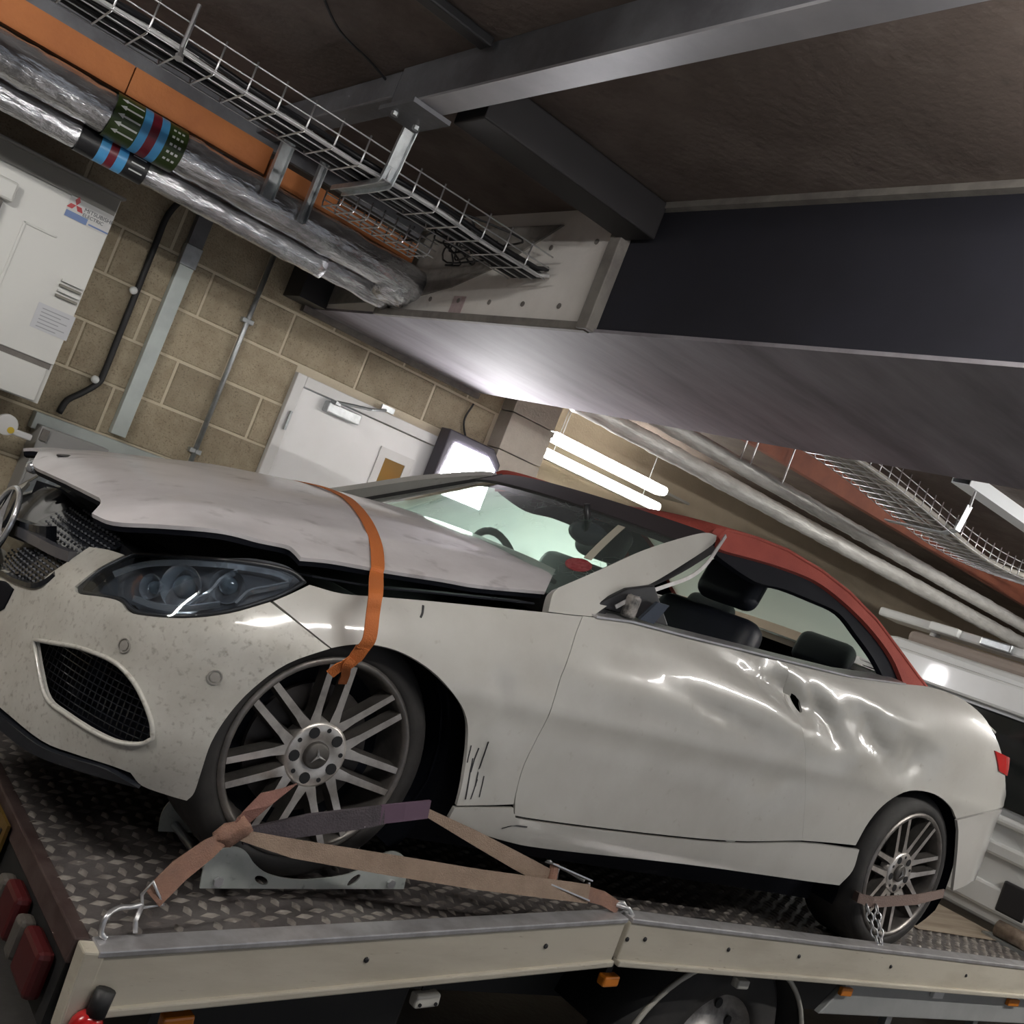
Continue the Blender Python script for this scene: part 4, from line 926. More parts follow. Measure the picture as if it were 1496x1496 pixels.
# ---- headlight
hl = [(184, 811, 1), (196, 809), (240, 811), (294, 816), (350, 821), (400, 829), (430, 838), (447, 852, 1), (420, 867), (393, 878), (334, 894), (267, 901), (205, 896), (186, 888), (174, 876), (150, 871), (115, 865), (111, 857, 1), (142, 832)]
ho = SO(hl)
hh = panel('headlight', lambda s, z: S0(s, z, .004), ho, glass('headlight_lens', (.82, .86, .9), (.5, .52, .55), .05, .03), car, step=.025, thick=.003, mirror=True)
panel('headlight_housing', lambda s, z: S0(s, z, .05), inset(ho, -.006), M('lamp_bezel', (.07, .075, .085), .3, coat=.4), hh, step=.03, thick=.004)
hin = inset(ho, .012)
rim = MB().tube([S0(s, z, .012) for s, z in ho], .006, 6, closed=True).build('headlight_seal', m_dark, hh, smooth=True)
for px, r, d in (((255, 856), .052, .035), ((330, 858), .04, .03), ((208, 855), .03, .03)):
    s_, z_ = solS(*px); P = S0(s_, z_, .03); _, n = plan(s_)
    MB().lathe([(r, -.004), (r*.96, -.014), (r*.7, -.03), (r*.3, -.042)], P-n*.012, -n, 24).build('reflector', m_chrome, hh, smooth=True)
    MB().lathe([(r*.55, 0), (r*.5, .008), (r*.35, .014), (.0, .017)], P-n*-.012, -n, 20).build('projector_lens', M('projector_glass', (.10, .13, .15), .04, coat=1), hh, smooth=True)
for pts in (((155, 836), (200, 822), (260, 820), (330, 826), (400, 838), (430, 850)), ((270, 884), (300, 868), (320, 848), (345, 836)), ((345, 885), (365, 868), (395, 862), (425, 856)), ((185, 872), (220, 884), (265, 889), (320, 884))):
    MB().ribbon([S0(*solS(*p), .022) for p in cat([Vector((*p, 0)) for p in pts], 4) for p in [(p.x, p.y)]], (0, -.3, 1), .014, .006).build('chrome_strip', m_chrome, hh)
# ---- grille
gr = empty  # keep name free
def Sg(s, z): return S0(s, z, .02)
go = SO([(20, 724, 1), (45, 714), (75, 722), (110, 742), (150, 770), (163, 790, 1), (150, 797), (131, 799, 1), (112, 812), (72, 838), (53, 853), (19, 843), (0, 834), (-60, 870, 1), (-60, 740, 1)])
go = [(max(0, a), b) for a, b in go]
gb = panel('grille', lambda s, z: S0(s, z, .035), go, m_gloss, car, step=.03, thick=.004, mirror=True)
mi = MB(); s1 = max(p[0] for p in go)
for i in range(26):
    for j in range(24):
        s_ = .03+(i+.5*(j % 2))*.026; z_ = 1.15+j*.0125
        x_, y_ = proj(S0(s_, z_, .02))
        if not inpoly((s_, z_), go) or not (x_ > 62 or y_ > 800): continue
        P = S0(s_, z_, .028); _, n = plan(s_); t = n.cross(Vector((0, 0, 1)))
        dz = .003 if (i+j) % 2 else 0
        mi.add([P+t*.009+Vector((0, 0, -.001)), P+t*.002+Vector((0, 0, .0045)), P-t*.009+Vector((0, 0, .001)), P-t*.002+Vector((0, 0, -.0045)), P-n*.006+Vector((0, 0, .001))], [(0, 1, 4), (1, 2, 4), (2, 3, 4), (3, 0, 4)])
tag(mi.build('grille_studs', M('stud_grey', (.13, .135, .15), .35, .4), gb), kind='stuff')
def bar(pts, w, nm, mt_, th=.014, ex=.0):
    c = [solS(p.x, p.y) for p in cat([Vector((*p, 0)) for p in pts], 5)]
    return MB().ribbon([S0(max(0, a), b, ex) for a, b in c], (-.2, -.2, 1), w, th).build(nm, mt_, gb)
bar(((30, 776), (60, 792), (85, 805), (108, 814)), .026, 'chrome_blade', M('blade_grey', (.22, .22, .25), .25, .6), .02, -.004)
bar(((22, 770), (50, 780), (75, 783)), .05, 'badge_mount', m_gloss, .03, .0)
bar(((-30, 842), (0, 836), (25, 848), (55, 855), (80, 838)), .012, 'grille_edge', m_gloss, .02, .002)
# badge ring and three pointed star
bc = at(19, 765, y=YC-.02); bc = Vector((.715, 3.03, bc.z))
bd = MB().torus(bc, (-1, -.05, .1), .092, .008, 36, 8).build('badge_ring', m_chrome, gb, smooth=True)
for k in range(3):
    a = math.pi/2+k*2*math.pi/3; ax = Vector((0, math.cos(a), math.sin(a))); pr = Vector((0, -math.sin(a), math.cos(a)))
    t = bc+ax*.088; b0_ = bc-Vector((.014, 0, 0))
    MB().add([t, bc+pr*.017, b0_, bc-pr*.017, bc+Vector((.006, 0, 0))], [(0, 1, 2), (0, 2, 3), (1, 0, 4), (0, 3, 4)]).build('star_point', m_chrome, gb)
MB().lathe([(.088, 0), (.088, .004)], bc+Vector((.012, 0, 0)), (-1, 0, 0), 28, True).build('badge_disc', m_gloss, gb)
# ---- bonnet, popped open
zc_ = stab([(.74, 1.452), (.80, 1.496), (.90, 1.535), (1.19, 1.604), (1.52, 1.662), (1.75, 1.692), (2.02, 1.718), (2.25, 1.728)])
ze_ = stab([(.74, 1.40), (.85, 1.455), (.95, 1.497), (1.18, 1.515), (1.5, 1.56), (1.96, 1.636), (2.25, 1.67)])
def H(x, y):
    t = abs(y-YC)/.76; c = zc_(x); e = ze_(x)
    z = c-(c-e)*t**2.6
    z += .007*math.exp(-((t-.78)/.06)**2)
    z -= .065*max(0, y-YC)*max(0, min(1, (1.35-x)/.4))
    z += .004*noise.noise(Vector((x*9, y*9, 3)))*max(0, 1-abs(x-1.0)/.5)
    return Vector((x, y, z))
solH = solver(H, .6, 2.4, 2.15, 3.9, 90, 60)
hn = [(52, 683, 1), (100, 705), (145, 727, 1), (147, 735), (134, 750, 1), (165, 762), (230, 766), (300, 771), (340, 777), (380, 788), (418, 796), (430, 803), (440, 814, 1), (487, 819), (554, 831), (648, 846), (700, 855), (797, 864, 1), (812, 832, 1)]
hd_ = outl(solH, hn)
near = hd_
# near half outline from the front corner round to the cowl, then mirrored
fx = solH(60, 684)
nh = [p for p in near if p[1] < YC+.3]
cow = near[-1]
fr_c = (min(p[0] for p in near if p[1] < YC-.02)+.001, YC)
half = [fr_c]+[p for p in near if p[1] < YC-.02]+[(cow[0]-.02+.0, cow[1]+.1), (2.12, YC-.3), (2.08, YC)]
full = half+[(x+(.09*min(1, (YC-y)/.5) if x < 1.1 else 0), 2*YC-y) for x, y in half[::-1][1:-1]]
bn = panel('bonnet', H, full, m_hood, car, step=.03, thick=.010, out=(1.4, YC, 0), auto=False)
panel('bonnet_liner', lambda x, y: H(x, y)-Vector((0, 0, .013)), inset(full, .006), m_gap, bn, step=.05, thick=.012, out=(1.4, YC, 0))
p_ = solH(90, 668); P = Vector((.80, YC+.02, zc_(.80)))
MB().lathe([(.028, 0), (.028, .004), (.0, .006)], P+Vector((0.02, 0, .006)), (-.25, 0, 1), 20).build('bonnet_badge', m_dark, bn)
lt = at(45, 692, y=3.2)
MB().lathe([(.018, 0), (.02, .02), (.014, .035), (0, .04)], (.80, 3.2, 1.44), (-1, 0, -.3), 14).build('bonnet_latch', m_chrome, bn, smooth=True)
# engine bay cover, slam panel, cowl
def bay(x, y): return Vector((x, y, belt(x)-.055))
panel('engine_bay', bay, [(1.0, 2.6), (1.06, 2.40), (1.2, 2.30), (1.35, 2.25), (2.1, 2.22), (2.1, 3.86), (1.35, 3.83), (1.2, 3.78), (1.06, 3.68), (1.0, 3.48)], m_gap, car, step=.08, thick=.01, out=(1.4, YC, 0))
MB().box((.90, 2.5, 1.0), (.98, 3.58, 1.37)).build('slam_panel', m_gap, car)
# fender inner flange below bonnet edge
fl_ = [solS(*p) for p in ((456, 853), (560, 870), (640, 877), (780, 891))]
pts = [S0(a, b) for a, b in fl_]
MB().ribbon([p+Vector((0, .05, .01)) for p in pts], (0, 1, -.15), .09, .004).build('fender_flange', m_gap, car)
MB().box((2.02, 2.3, 1.56), (2.16, 3.78, 1.63)).build('cowl', m_dark, car, bevel=.01)
MB().tube([at(1000-190, 850, y=2.45), at(740, 805, y=2.9)], .008, 6).build('wiper_arm', m_dark, car)
# ---- greenhouse
def G(x, z): return Vector((x, 2.215+.55*(z-belt(x)), z))
solG = solver(G, 1.8, 4.3, 1.5, 2.2, 70, 40)
def GO(p, sub=4): return outl(solG, p, sub)
pil = [(800, 893, 1), (806, 868), (815, 858, 1), (850, 843), (880, 830), (940, 803), (1000, 784), (1030, 778), (1046, 782, 1), (1040, 795), (1000, 822), (950, 852), (915, 865), (885, 885), (864, 900, 1), (830, 897)]
ap = panel('windscreen_pillar', lambda x, z: G(x, z)+Vector((0, -.004, 0)), GO(pil), m_paint, car, step=.02, thick=.03, mirror=True)
panel('pillar_seal', lambda x, z: G(x, z)+Vector((0, .012, 0)), GO([(864, 903, 1), (885, 888), (915, 868), (955, 853), (1000, 826), (1045, 797, 1), (1052, 805, 1), (1000, 838), (950, 862), (905, 885), (880, 906, 1)]), m_dark, car, step=.02, thick=.01)
# torn trim strip
tp = [solG(*p) for p in ((1054, 781), (1040, 797), (1020, 822), (995, 840), (960, 853), (920, 868), (893, 884))]
MB().ribbon(cat([G(a, b)+Vector((0, -.02-.015*i*(6-i)/9, 0)) for i, (a, b) in enumerate(tp)], 4), (0, .4, 1), [.012]*(6*4+1), .004).build('torn_trim', m_alu, car)
# fabric roof side and crown
top_o = [(1040, 778, 1), (1052, 772), (1100, 785), (1150, 805), (1200, 835), (1240, 866), (1280, 907), (1310, 947), (1340, 988), (1353, 1005, 1), (1322, 1003, 1), (1303, 960), (1270, 916), (1230, 877), (1190, 848), (1140, 828), (1100, 816), (1062, 806), (1048, 800, 1), (1052, 788)]
panel('soft_top_side', G, GO(top_o), m_cabric, car, step=.025, thick=.02, mirror=True)
blk = [(1050, 802, 1), (1100, 817), (1140, 829), (1190, 849), (1230, 878), (1270, 917), (1303, 961), (1324, 1004, 1), (1300, 998, 1), (1283, 965), (1258, 930), (1232, 898), (1195, 880), (1150, 862), (1110, 852), (1062, 820), (1048, 806, 1)]
panel('window_seal', lambda x, z: G(x, z)+Vector((0, .02, 0)), GO(blk), m_gap, car, step=.025, thick=.02, mirror=True)
rail = [G(*solG(*p)) for p in ((1044, 780), (1056, 774), (1075, 779), (1100, 786), (1150, 806), (1200, 836), (1240, 867), (1280, 908), (1310, 948), (1340, 989), (1353, 1006))]
mb = MB(); nk = 17; RWF = []
SIL = [(600, 741), (640, 728), (680, 718), (720, 711), (760, 708), (830, 716), (900, 733), (955, 747), (1000, 757), (1050, 770), (1100, 785), (1150, 805), (1200, 835), (1240, 866), (1280, 907), (1310, 947), (1340, 988), (1353, 1005), (1400, 1100)]
for k, p in enumerate(rail):
    for j in range(nk):
        v = -1+2*j/(nk-1); y = YC+(YC-p.y)*v
        sag = .05*(1-v*v) if k else -.014; sh = -.17*(1-v*v)*max(0, 1-k/4)+.02 if k < 4 else .12*(1-v*v)*max(0, (k-6)/4)
        q_ = Vector((p.x+sh, y, p.z+sag))
        while True:
            xx, yy = proj(q_)
            if j == 0 or yy > lerp_tab(SIL, xx)+(7 if xx < 950 else 1) or q_.z < 1.8: break
            q_.z -= .003
        mb.v.append(q_)
for k in range(len(rail)-1):
    for j in range(nk-1): (RWF if k >= 6 and 2 <= j <= nk-4 else mb.f).append((k*nk+j, k*nk+j+1, (k+1)*nk+j+1, (k+1)*nk+j))
rw_ = MB(); rw_.v = list(mb.v); rw_.f = RWF; rw_.compact().build('rear_window', glass('rear_glass', (.75, .92, .82), (.82, .97, .86), .8), car, smooth=True)
ml = MB(); ml.v = [v-Vector((0, 0, .022)) for v in mb.v]; ml.f = list(mb.f); ml.compact().build('roof_lining', m_gap, car, smooth=True)
st_ = mb.compact().build('soft_top', m_cabric, car, smooth=True); sd = st_.modifiers.new('t', 'SOLIDIFY'); sd.thickness = .012
# windscreen
WB0, WT0 = Vector((2.04, 2.27, 1.625)), Vector((2.66, 2.43, 2.005))
def WS(u, t):
    # u -1..1 across, t 0..1 up
    b = WB0.lerp(WT0, t); y = YC+(YC-b.y)*-u*-1 if False else YC-(YC-b.y)*(-u)
    y = YC+(YC-b.y)*u
    bul = 1-u*u
    return Vector((b.x-.17*bul, y, b.z+.035*bul*(1-t)))
ws_o = [(-.985+1.97*i/24, .0) for i in range(25)]+[(.985, .93)]+[(.985-1.97*i/24, .93) for i in range(1, 25)]
panel('windscreen', WS, ws_o, glass('cracked_windscreen', (.88, .98, .93), (.74, .90, .81), .22, .03, 26), car, step=.06, thick=0, out=(3, YC, 1.4))
panel('windscreen_header', lambda u, t: WS(u, t)+Vector((-.006, 0, .004)), [(-1.0+2*i/24, .83) for i in range(25)]+[(1.0, 1.0)]+[(1.0-2*i/24, 1.0) for i in range(1, 25)], M('header_fabric', (.045, .038, .04), .55), car, step=.06, thick=.03, out=(3, YC, 1.4))
for u in (-1, 1):
    MB().ribbon([WS(u*.985, t/10) for t in range(11)], (0, 1, .3), .03, .01).build('windscreen_seal', m_dark, car)
# sticker, tape and inner mirror
sk = WS(-.86, .17)
solW = solver(WS, -1, 1, 0, 1, 50, 30)
def wn(u, t):
    a = WS(u+.01, t)-WS(u-.01, t); b = WS(u, t+.01)-WS(u, t-.01); n = a.cross(b).normalized()
    return n if n.x < 0 else -n
uv = solW(845, 827); n = wn(*uv)
MB().lathe([(.0, .003), (.042, .003), (.042, 0)], WS(*uv)+n*.003, n, 24).build('red_sticker', M('sticker_red', (.22, .02, .025), .5, col2=(.35, .1, .1), vs=60), car)
ta_, tb_ = solW(858, 818), solW(908, 770)
def wline(a, b, k=6): return [WS(a[0]+(b[0]-a[0])*i/k, a[1]+(b[1]-a[1])*i/k)+n*.003 for i in range(k+1)]
MB().ribbon(wline(ta_, tb_), n.cross(WS(*tb_)-WS(*ta_)), .026, .002).build('tape_strip', M('paper_tape', (.5, .47, .38), .7), car)
uv = solW(830, 762); P = WS(*uv)+Vector((.10, 0, -.01))
mr = MB().lathe([(.0, -.018), (.03, -.016), (.042, 0), (.03, .012), (0, .014)], P, (-1, -.2, 0), 20)
for v in mr.v: v.y = P.y+(v.y-P.y)*2.3
mr = mr.build('interior_mirror', M('mirror_shell', (.03, .035, .05), .4), car, smooth=True)
MB().tube([P, P+Vector((-.05, 0, .09))], .012, 8).build('mirror_stem', m_dark, mr, smooth=True)
# ---- cabin
cabn = MB().box((2.12, 2.32, .98), (4.6, 3.76, 1.02)).box((2.12, 2.3, 1.0), (2.16, 3.78, 1.6)).build('cabin_floor', m_gap, car)
MB().prism([(2.12, 2.34, 1.55), (2.2, 2.34, 1.62), (2.42, 2.34, 1.62), (2.48, 2.34, 1.50), (2.4, 2.34, 1.3), (2.12, 2.34, 1.2)], (0, 1.4, 0)).build('dashboard', m_dark, car, bevel=.03)
MB().torus((2.62, 3.42, 1.60), (1, 0, .45), .18, .016, 30, 8).build('steering_wheel', m_dark, car, smooth=True)
def rbox(a, b, r=.05, rot=None): return MB().box(a, b, rot), r
def seat(x, y, w, front):
    sp_ = MB().box((x-.28, y-w/2, 1.15), (x+.27, y+w/2, 1.29)).build('seat_cushion', m_leather, car, bevel=.04)
    rot = Matrix.Rotation(math.radians(14), 3, 'Y')
    MB().box((x+.2, y-w/2, 1.24), (x+.33, y+w/2, 1.80 if front else 1.70), rot).build('seat_back', m_leather, car, bevel=.06, seg=4, smooth=True)
    MB().box((x+.33, y-.14, 1.82 if front else 1.72), (x+.43, y+.14, 1.99 if front else 1.87), rot).build('head_rest', m_leather, car, bevel=.048, seg=4, smooth=True)
seat(2.75, 2.66, .5, True); seat(2.75, 3.42, .5, True)
seat(3.5, 2.70, .55, False); seat(3.5, 3.38, .55, False)
MB().box((2.5, 2.98, 1.0), (3.3, 3.1, 1.3)).build('centre_console', m_dark, car, bevel=.03)
MB().box((4.05, 2.4, 1.0), (4.1, 3.68, 1.78)).build('rear_bulkhead', m_gap, car)
# near door card and belt trims
def DC(s, z): return S0(s, z, .17)
sa, sb_ = s_of_x(2.1), s_of_x(4.1)
panel('door_card', DC, [(sa, 1.1), (sb_, 1.1), (sb_, 1.74), (s_of_x(3.0), 1.655), (sa, 1.565)], m_leather, car, step=.08, thick=.01, mirror=True)
tb2 = [S0(*solS(*p)) for p in ((868, 901), (920, 908), (1000, 929), (1070, 946), (1150, 966), (1240, 988), (1320, 999))]
MB().ribbon([p+Vector((0, .035, .004)) for p in tb2], (0, 1, .05), .09, .006).build('belt_trim', m_alu, car)
MB().ribbon([p+Vector((0, .09, -.005)) for p in tb2], (0, 1, .0), .06, .006).build('belt_seal', m_dark, car)
# far rear side window (pale, green tinted)
fw = [(1120, 858), (1240, 905), (1300, 985), (1140, 950)]
panel('far_side_window', lambda x, z: (lambda P: Vector((P.x, 2*YC-P.y-.01, P.z)))(G(x, z)), [(2.14, 1.63), (3.0, 1.705), (3.9, 1.83), (3.7, 1.92), (3.3, 2.02), (2.85, 2.02), (2.62, 1.99)], glass('side_glass', (.72, .9, .78), (.56, .68, .60), .82), car, step=.08, thick=0)
# rear window in the fabric
# door mirror remains
P = G(*solG(905, 893))+Vector((0, -.03, .01))
ms = MB().prism([(P.x-.10, P.y+.03, P.z-.02), (P.x+.22, P.y+.03, P.z-.0), (P.x+.10, P.y+.03, P.z+.10), (P.x+.0, P.y+.03, P.z+.06)], (0, .02, 0)).build('mirror_triangle', m_dark, car, bevel=.005)
MB().box((P.x+.0, P.y-.01, P.z-.02), (P.x+.035, P.y+.03, P.z+.05)).build('mirror_stump', M('broken_grey', (.30, .28, .26), .5, col2=(.03, .03, .03), vs=30), ms, bevel=.01)
mp_ = MB().prism([at(935, 905, y=2.2), at(962, 880, y=2.2), at(978, 885, y=2.2), at(955, 912, y=2.2)], (0, .012, 0)).build('mirror_glass', M('mirror_shard', (.05, .06, .08), .2, .3), ms)
# ---- underbody
MB().box((.95, 2.45, 1.0), (4.85, 3.63, 1.05)).build('underbody', m_gap, car)
# ---- wheels
m_rimf = M('machined_alloy', (.78, .74, .69), .34, .75, col2=(.42, .385, .35), vs=14, vlo=.4, vhi=.7)
m_rimd = M('dusty_alloy', (.13, .12, .11), .5, .6, col2=(.07, .065, .06), vs=10)
def car_wheel(c, s, phase, R=.325, rr=.25, nsp=7):
    """s=-1: outer face towards -y"""
    ax = Vector((0, s, 0)); ex = Vector((1, 0, 0)); ez = Vector((0, 0, 1))
    ty = MB().lathe([(rr-.005, -.02), (rr+.004, .002), (rr+.02, .006), (rr+.045, .0), (R-.012, -.02), (R, -.045), (R, -.20), (R-.012, -.225), (rr+.01, -.24), (rr-.01, -.22)], c, ax, 56).build('wheel', m_tyre, car, smooth=True)
    tr_ = MB()
    for k in range(64):
        a = 2*math.pi*k/64; d = ex*math.cos(a)+ez*math.sin(a); t = -ex*math.sin(a)+ez*math.cos(a)
        p = c+d*(R-.006)+ax*-.03
        tr_.add([p-t*.005, p+t*.005, p+t*.005+d*.008-ax*.025, p-t*.005+d*.008-ax*.025], [(0, 1, 2, 3)])
    tag(tr_.build('tread_blocks', m_tyre, ty), kind='stuff')
    MB().lathe([(rr+.003, .002), (rr-.002, .008), (rr-.012, .008), (rr-.018, -.004), (rr-.022, -.03), (rr-.04, -.12), (rr-.05, -.2)], c, ax, 48).build('rim_barrel', M('dusty_rim_lip', (.27, .25, .23), .4, .7, col2=(.15, .14, .13), vs=8), ty, smooth=True)
    MB().lathe([(rr-.03, -.10), (.10, -.085), (.0, -.08)], c, ax, 40).build('brake_shadow_plate', m_gap, ty)
    MB().lathe([(.165, -.085), (.165, -.07), (.06, -.07)], c, ax, 40).build('brake_disc', M('brake_iron', (.09, .08, .075), .5, .6), ty)
    for k in range(nsp):
        a0 = phase+2*math.pi*k/nsp
        for sd_ in (-1, 1):
            ins, outs = [], []
            for t in range(7):
                f_ = t/6; r = .062+(rr-.016-.062)*f_; w = .011-.003*f_+.006*max(0, 1-f_*3)
                aa = a0+sd_*math.asin((.027+.003*f_)/r)
                d = ex*math.cos(aa)+ez*math.sin(aa); tt = -ex*math.sin(aa)+ez*math.cos(aa); h = -.018+.020*f_
                ins.append((c+d*r-tt*w+ax*h, c+d*r+tt*w+ax*h, c+d*r+tt*w*1.5+ax*(h-.035), c+d*r-tt*w*1.5+ax*(h-.035)))
            mb = MB(); fc = MB()
            for q in ins: mb.v += list(q); fc.v += [q[0]+ax*.0008, q[1]+ax*.0008]
            for i in range(6):
                for j in range(4): mb.f.append((i*4+j, i*4+(j+1) % 4, i*4+4+(j+1) % 4, i*4+4+j))
                fc.f.append((i*2, i*2+1, i*2+3, i*2+2))
            mb.f += [(0, 1, 2, 3), (24, 25, 26, 27)]
            o = mb.build('spoke', m_rimd, ty)
            fc.build('machined_face', m_rimf, ty)
    hub = MB().lathe([(.088, -.05), (.084, -.016), (.075, -.010), (.048, -.012), (.04, -.016), (.034, -.016)], c, ax, 40).build('hub', m_rimf, ty, smooth=True)
    for k in range(5):
        a = phase*.3+2*math.pi*k/5+.3; d = ex*math.cos(a)+ez*math.sin(a)
        MB().lathe([(.0, -.0095), (.0145, -.0095), (.0145, -.012)], c+d*.06, ax, 14).build('lug_hole', m_black, ty)
        a += math.pi/5; d = ex*math.cos(a)+ez*math.sin(a)
        MB().lathe([(.0, -.0095), (.006, -.0095), (.006, -.012)], c+d*.066, ax, 10).build('small_hole', m_black, ty)
    cp = MB().lathe([(.034, -.016), (.034, -.008), (.029, -.004), (0, -.003)], c, ax, 28).build('centre_cap', m_rimd, ty, smooth=True)
    return ty
def cap_star(c, s, par):
    for k in range(3):
        a = math.pi/2+k*2*math.pi/3+.35; d = Vector((math.cos(a), 0, math.sin(a))); t = Vector((-math.sin(a), 0, math.cos(a)))
        MB().add([c+d*.024+Vector((0, s*.001, 0)), c+t*.0045, c+Vector((0, s*.006, 0)), c-t*.0045], [(0, 1, 2), (0, 2, 3)]).build('cap_star', m_chrome, par)
t1 = car_wheel(FW, -1, math.radians(97)); cap_star(FW+Vector((0, -0.0, 0)), -1, t1)
t2 = car_wheel(RW, -1, math.radians(120)); cap_star(RW, -1, t2)
car_wheel(Vector((FW.x, 2*YC-FW.y, FW.z)), 1, .3); car_wheel(Vector((RW.x, 2*YC-RW.y, RW.z)), 1, .8)
# wheel well liners
for c in (FW, RW):
    for s in (-1, 1):
        yy = c.y+.0 if s < 0 else 2*YC-c.y; r = .385; arc = [math.radians(a) for a in range(-32, 213, 7)]
        yb = yy+.36 if s < 0 else yy-.36; n = len(arc); mb = MB()
        def yin(a):
            x_ = c.x+r*math.cos(a); z_ = c.z+r*math.sin(a); v = max(c.y+.01, S0(s_of_x(x_), z_).y+.03)
            return v if s < 0 else 2*YC-v
        mb.v = [Vector((c.x+r*math.cos(a), yin(a), c.z+r*math.sin(a))) for a in arc]+[Vector((c.x+r*math.cos(a), yb, c.z+r*math.sin(a))) for a in arc]+[Vector((c.x, yb, c.z))]
        mb.f = [(i, i+1, n+i+1, n+i) for i in range(n-1)]+[(n+i, n+i+1, 2*n) for i in range(n-1)]
        mb.build('arch_liner', m_gap, car, smooth=True)

# ---- scrapes on the front fender and door
for pts, w in ((((716, 1085), (705, 1120), (696, 1150)), .004), (((703, 1095), (690, 1130)), .004), (((694, 1110), (684, 1150), (680, 1168)), .004), (((700, 1140), (688, 1168)), .003), (((709, 1135), (701, 1165)), .003), (((690, 1090), (684, 1115)), .003), (((618, 884), (617, 895), (614, 902)), .006), (((733, 1210), (750, 1206), (770, 1208)), .003)):
    MB().ribbon([S(*solS(v.x, v.y))+Vector((0, -.0012, 0)) for v in cat([Vector((*p, 0)) for p in pts], 4)], (1, 0, .2), w, .0008).build('scrape_mark', m_dark, car)
# ================================================================== straps, hooks, wheel cradle
m_ostrap = M('orange_webbing', (.50, .14, .03), .7, bump=.3, bs=300)
m_bstrap = M('faded_webbing', (.27, .145, .10), .8, col2=(.22, .125, .09), vs=18, bump=.4, bs=300)
m_pstrap = M('pale_webbing', (.31, .225, .165), .8, col2=(.25, .18, .13), vs=18, bump=.4, bs=300)
m_sleeve = M('grey_sleeve', (.075, .062, .07), .8, col2=(.05, .042, .05), vs=12, bump=.4, bs=200)
# orange strap over the bonnet, tied to the front wheel
hp = []
for px in ((497, 724), (515, 737), (530, 755), (541, 775), (549, 800), (551, 828)):
    a, b = solH(*px); hp.append(H(a, b)+Vector((0, 0, .004)))
hp = [Vector((hp[0].x+.02, YC+.85-.0, ze_(hp[0].x)+.01)), Vector((hp[0].x+.015, YC+.6, H(hp[0].x, YC+.6).z+.004)), Vector((hp[0].x+.01, YC+.2, H(hp[0].x, YC+.2).z+.004))]+hp
p1 = [at(550, 840, y=hp[-1].y-.03), at(549, 865, y=2.11), at(545, 895, y=2.09), at(540, 932, y=2.08), at(530, 948, y=2.09)]
os_ = empty('orange_strap', p1[-1], 'orange webbing strap lying over the bonnet and tied to the front wheel', 'strap')
MB().ribbon(cat(hp+p1, 5), (1, 0, .15), .036, .003).build('webbing', m_ostrap, os_, smooth=False)
MB().ribbon(cat([at(530, 946, y=2.09), at(520, 960, y=2.10), at(508, 970, y=2.11), at(495, 975, y=2.12), at(482, 985, y=2.13)], 4), (1, 0, -.6), [.034]*5+[.03]*5+[.024]*7, .004).build('loop', m_ostrap, os_)
MB().ribbon(cat([at(515, 963, y=2.10), at(507, 972, y=2.105), at(505, 985, y=2.13), at(500, 998, y=2.16)], 4), (1, 0, 0), .02, .006).build('knot', m_ostrap, os_)
# wheel strap
ws = empty('wheel_strap', at(350, 1225, y=2.05), 'faded brown webbing straps with ratchet lashing the front wheel to the deck', 'strap')
kn = at(338, 1217, y=2.09); hk0 = at(222, 1312, y=2.03)
MB().ribbon([hk0, at(262, 1272, y=2.05), at(305, 1240, y=2.07), kn], [(0, .4, 1)]*4, [.05, .05, .044, .022], .004).build('webbing', m_bstrap, ws)
MB().ribbon([kn, at(362, 1192, y=2.09), at(388, 1168, y=2.095), at(418, 1152, y=2.11), at(425, 1148, y=2.17)], (1, 0, .6), [.02, .032, .036, .036, .03], .004).build('webbing', M('red_brown_webbing', (.20, .095, .075), .8, bump=.4, bs=300), ws)
mb = MB().lathe([(.0, -.04), (.018, -.035), (.024, -.01), (.02, .02), (.026, .035), (.0, .05)], kn, (1, 0, .75), 12)
for v in mb.v: v += Vector((noise.noise(v*60), noise.noise(v*60+Vector((5, 0, 0))), noise.noise(v*60+Vector((0, 5, 0)))))*.012
mb.build('knot', m_bstrap, ws, smooth=True)
MB().ribbon([kn+Vector((.03, 0, -.005)), at(450, 1205, y=2.085), at(530, 1195, y=2.085), at(560, 1190, y=2.085)], (0, .1, 1), [.036, .05, .05, .045], .012).build('sleeve', m_sleeve, ws)
MB().ribbon([at(555, 1190, y=2.083), at(590, 1186, y=2.085), at(626, 1182, y=2.10)], (0, .1, 1), .046, .008).build('worn_sleeve', M('purple_sleeve', (.11, .065, .10), .8), ws)
rt = at(805, 1285, y=2.02)
MB().ribbon([at(622, 1186, y=2.11), at(690, 1222, y=2.08), at(750, 1255, y=2.05), at(800, 1282, y=2.02)], (0, .2, 1), [.02, .036, .044, .046], .004).build('webbing', m_pstrap, ws)
MB().ribbon([kn+Vector((.01, 0, 0)), at(430, 1240, y=2.06), at(560, 1262, y=2.03), at(700, 1285, y=2.0), at(860, 1306, y=1.99)], (0, .3, 1), [.022, .042, .048, .05, .05], .004).build('webbing', m_pstrap, ws)
MB().ribbon([at(855, 1305, y=1.995), at(880, 1312, y=1.995), at(902, 1326, y=1.99)], (0, .3, 1), [.04, .038, .034], .008).build('webbing_tail', m_bstrap, ws)
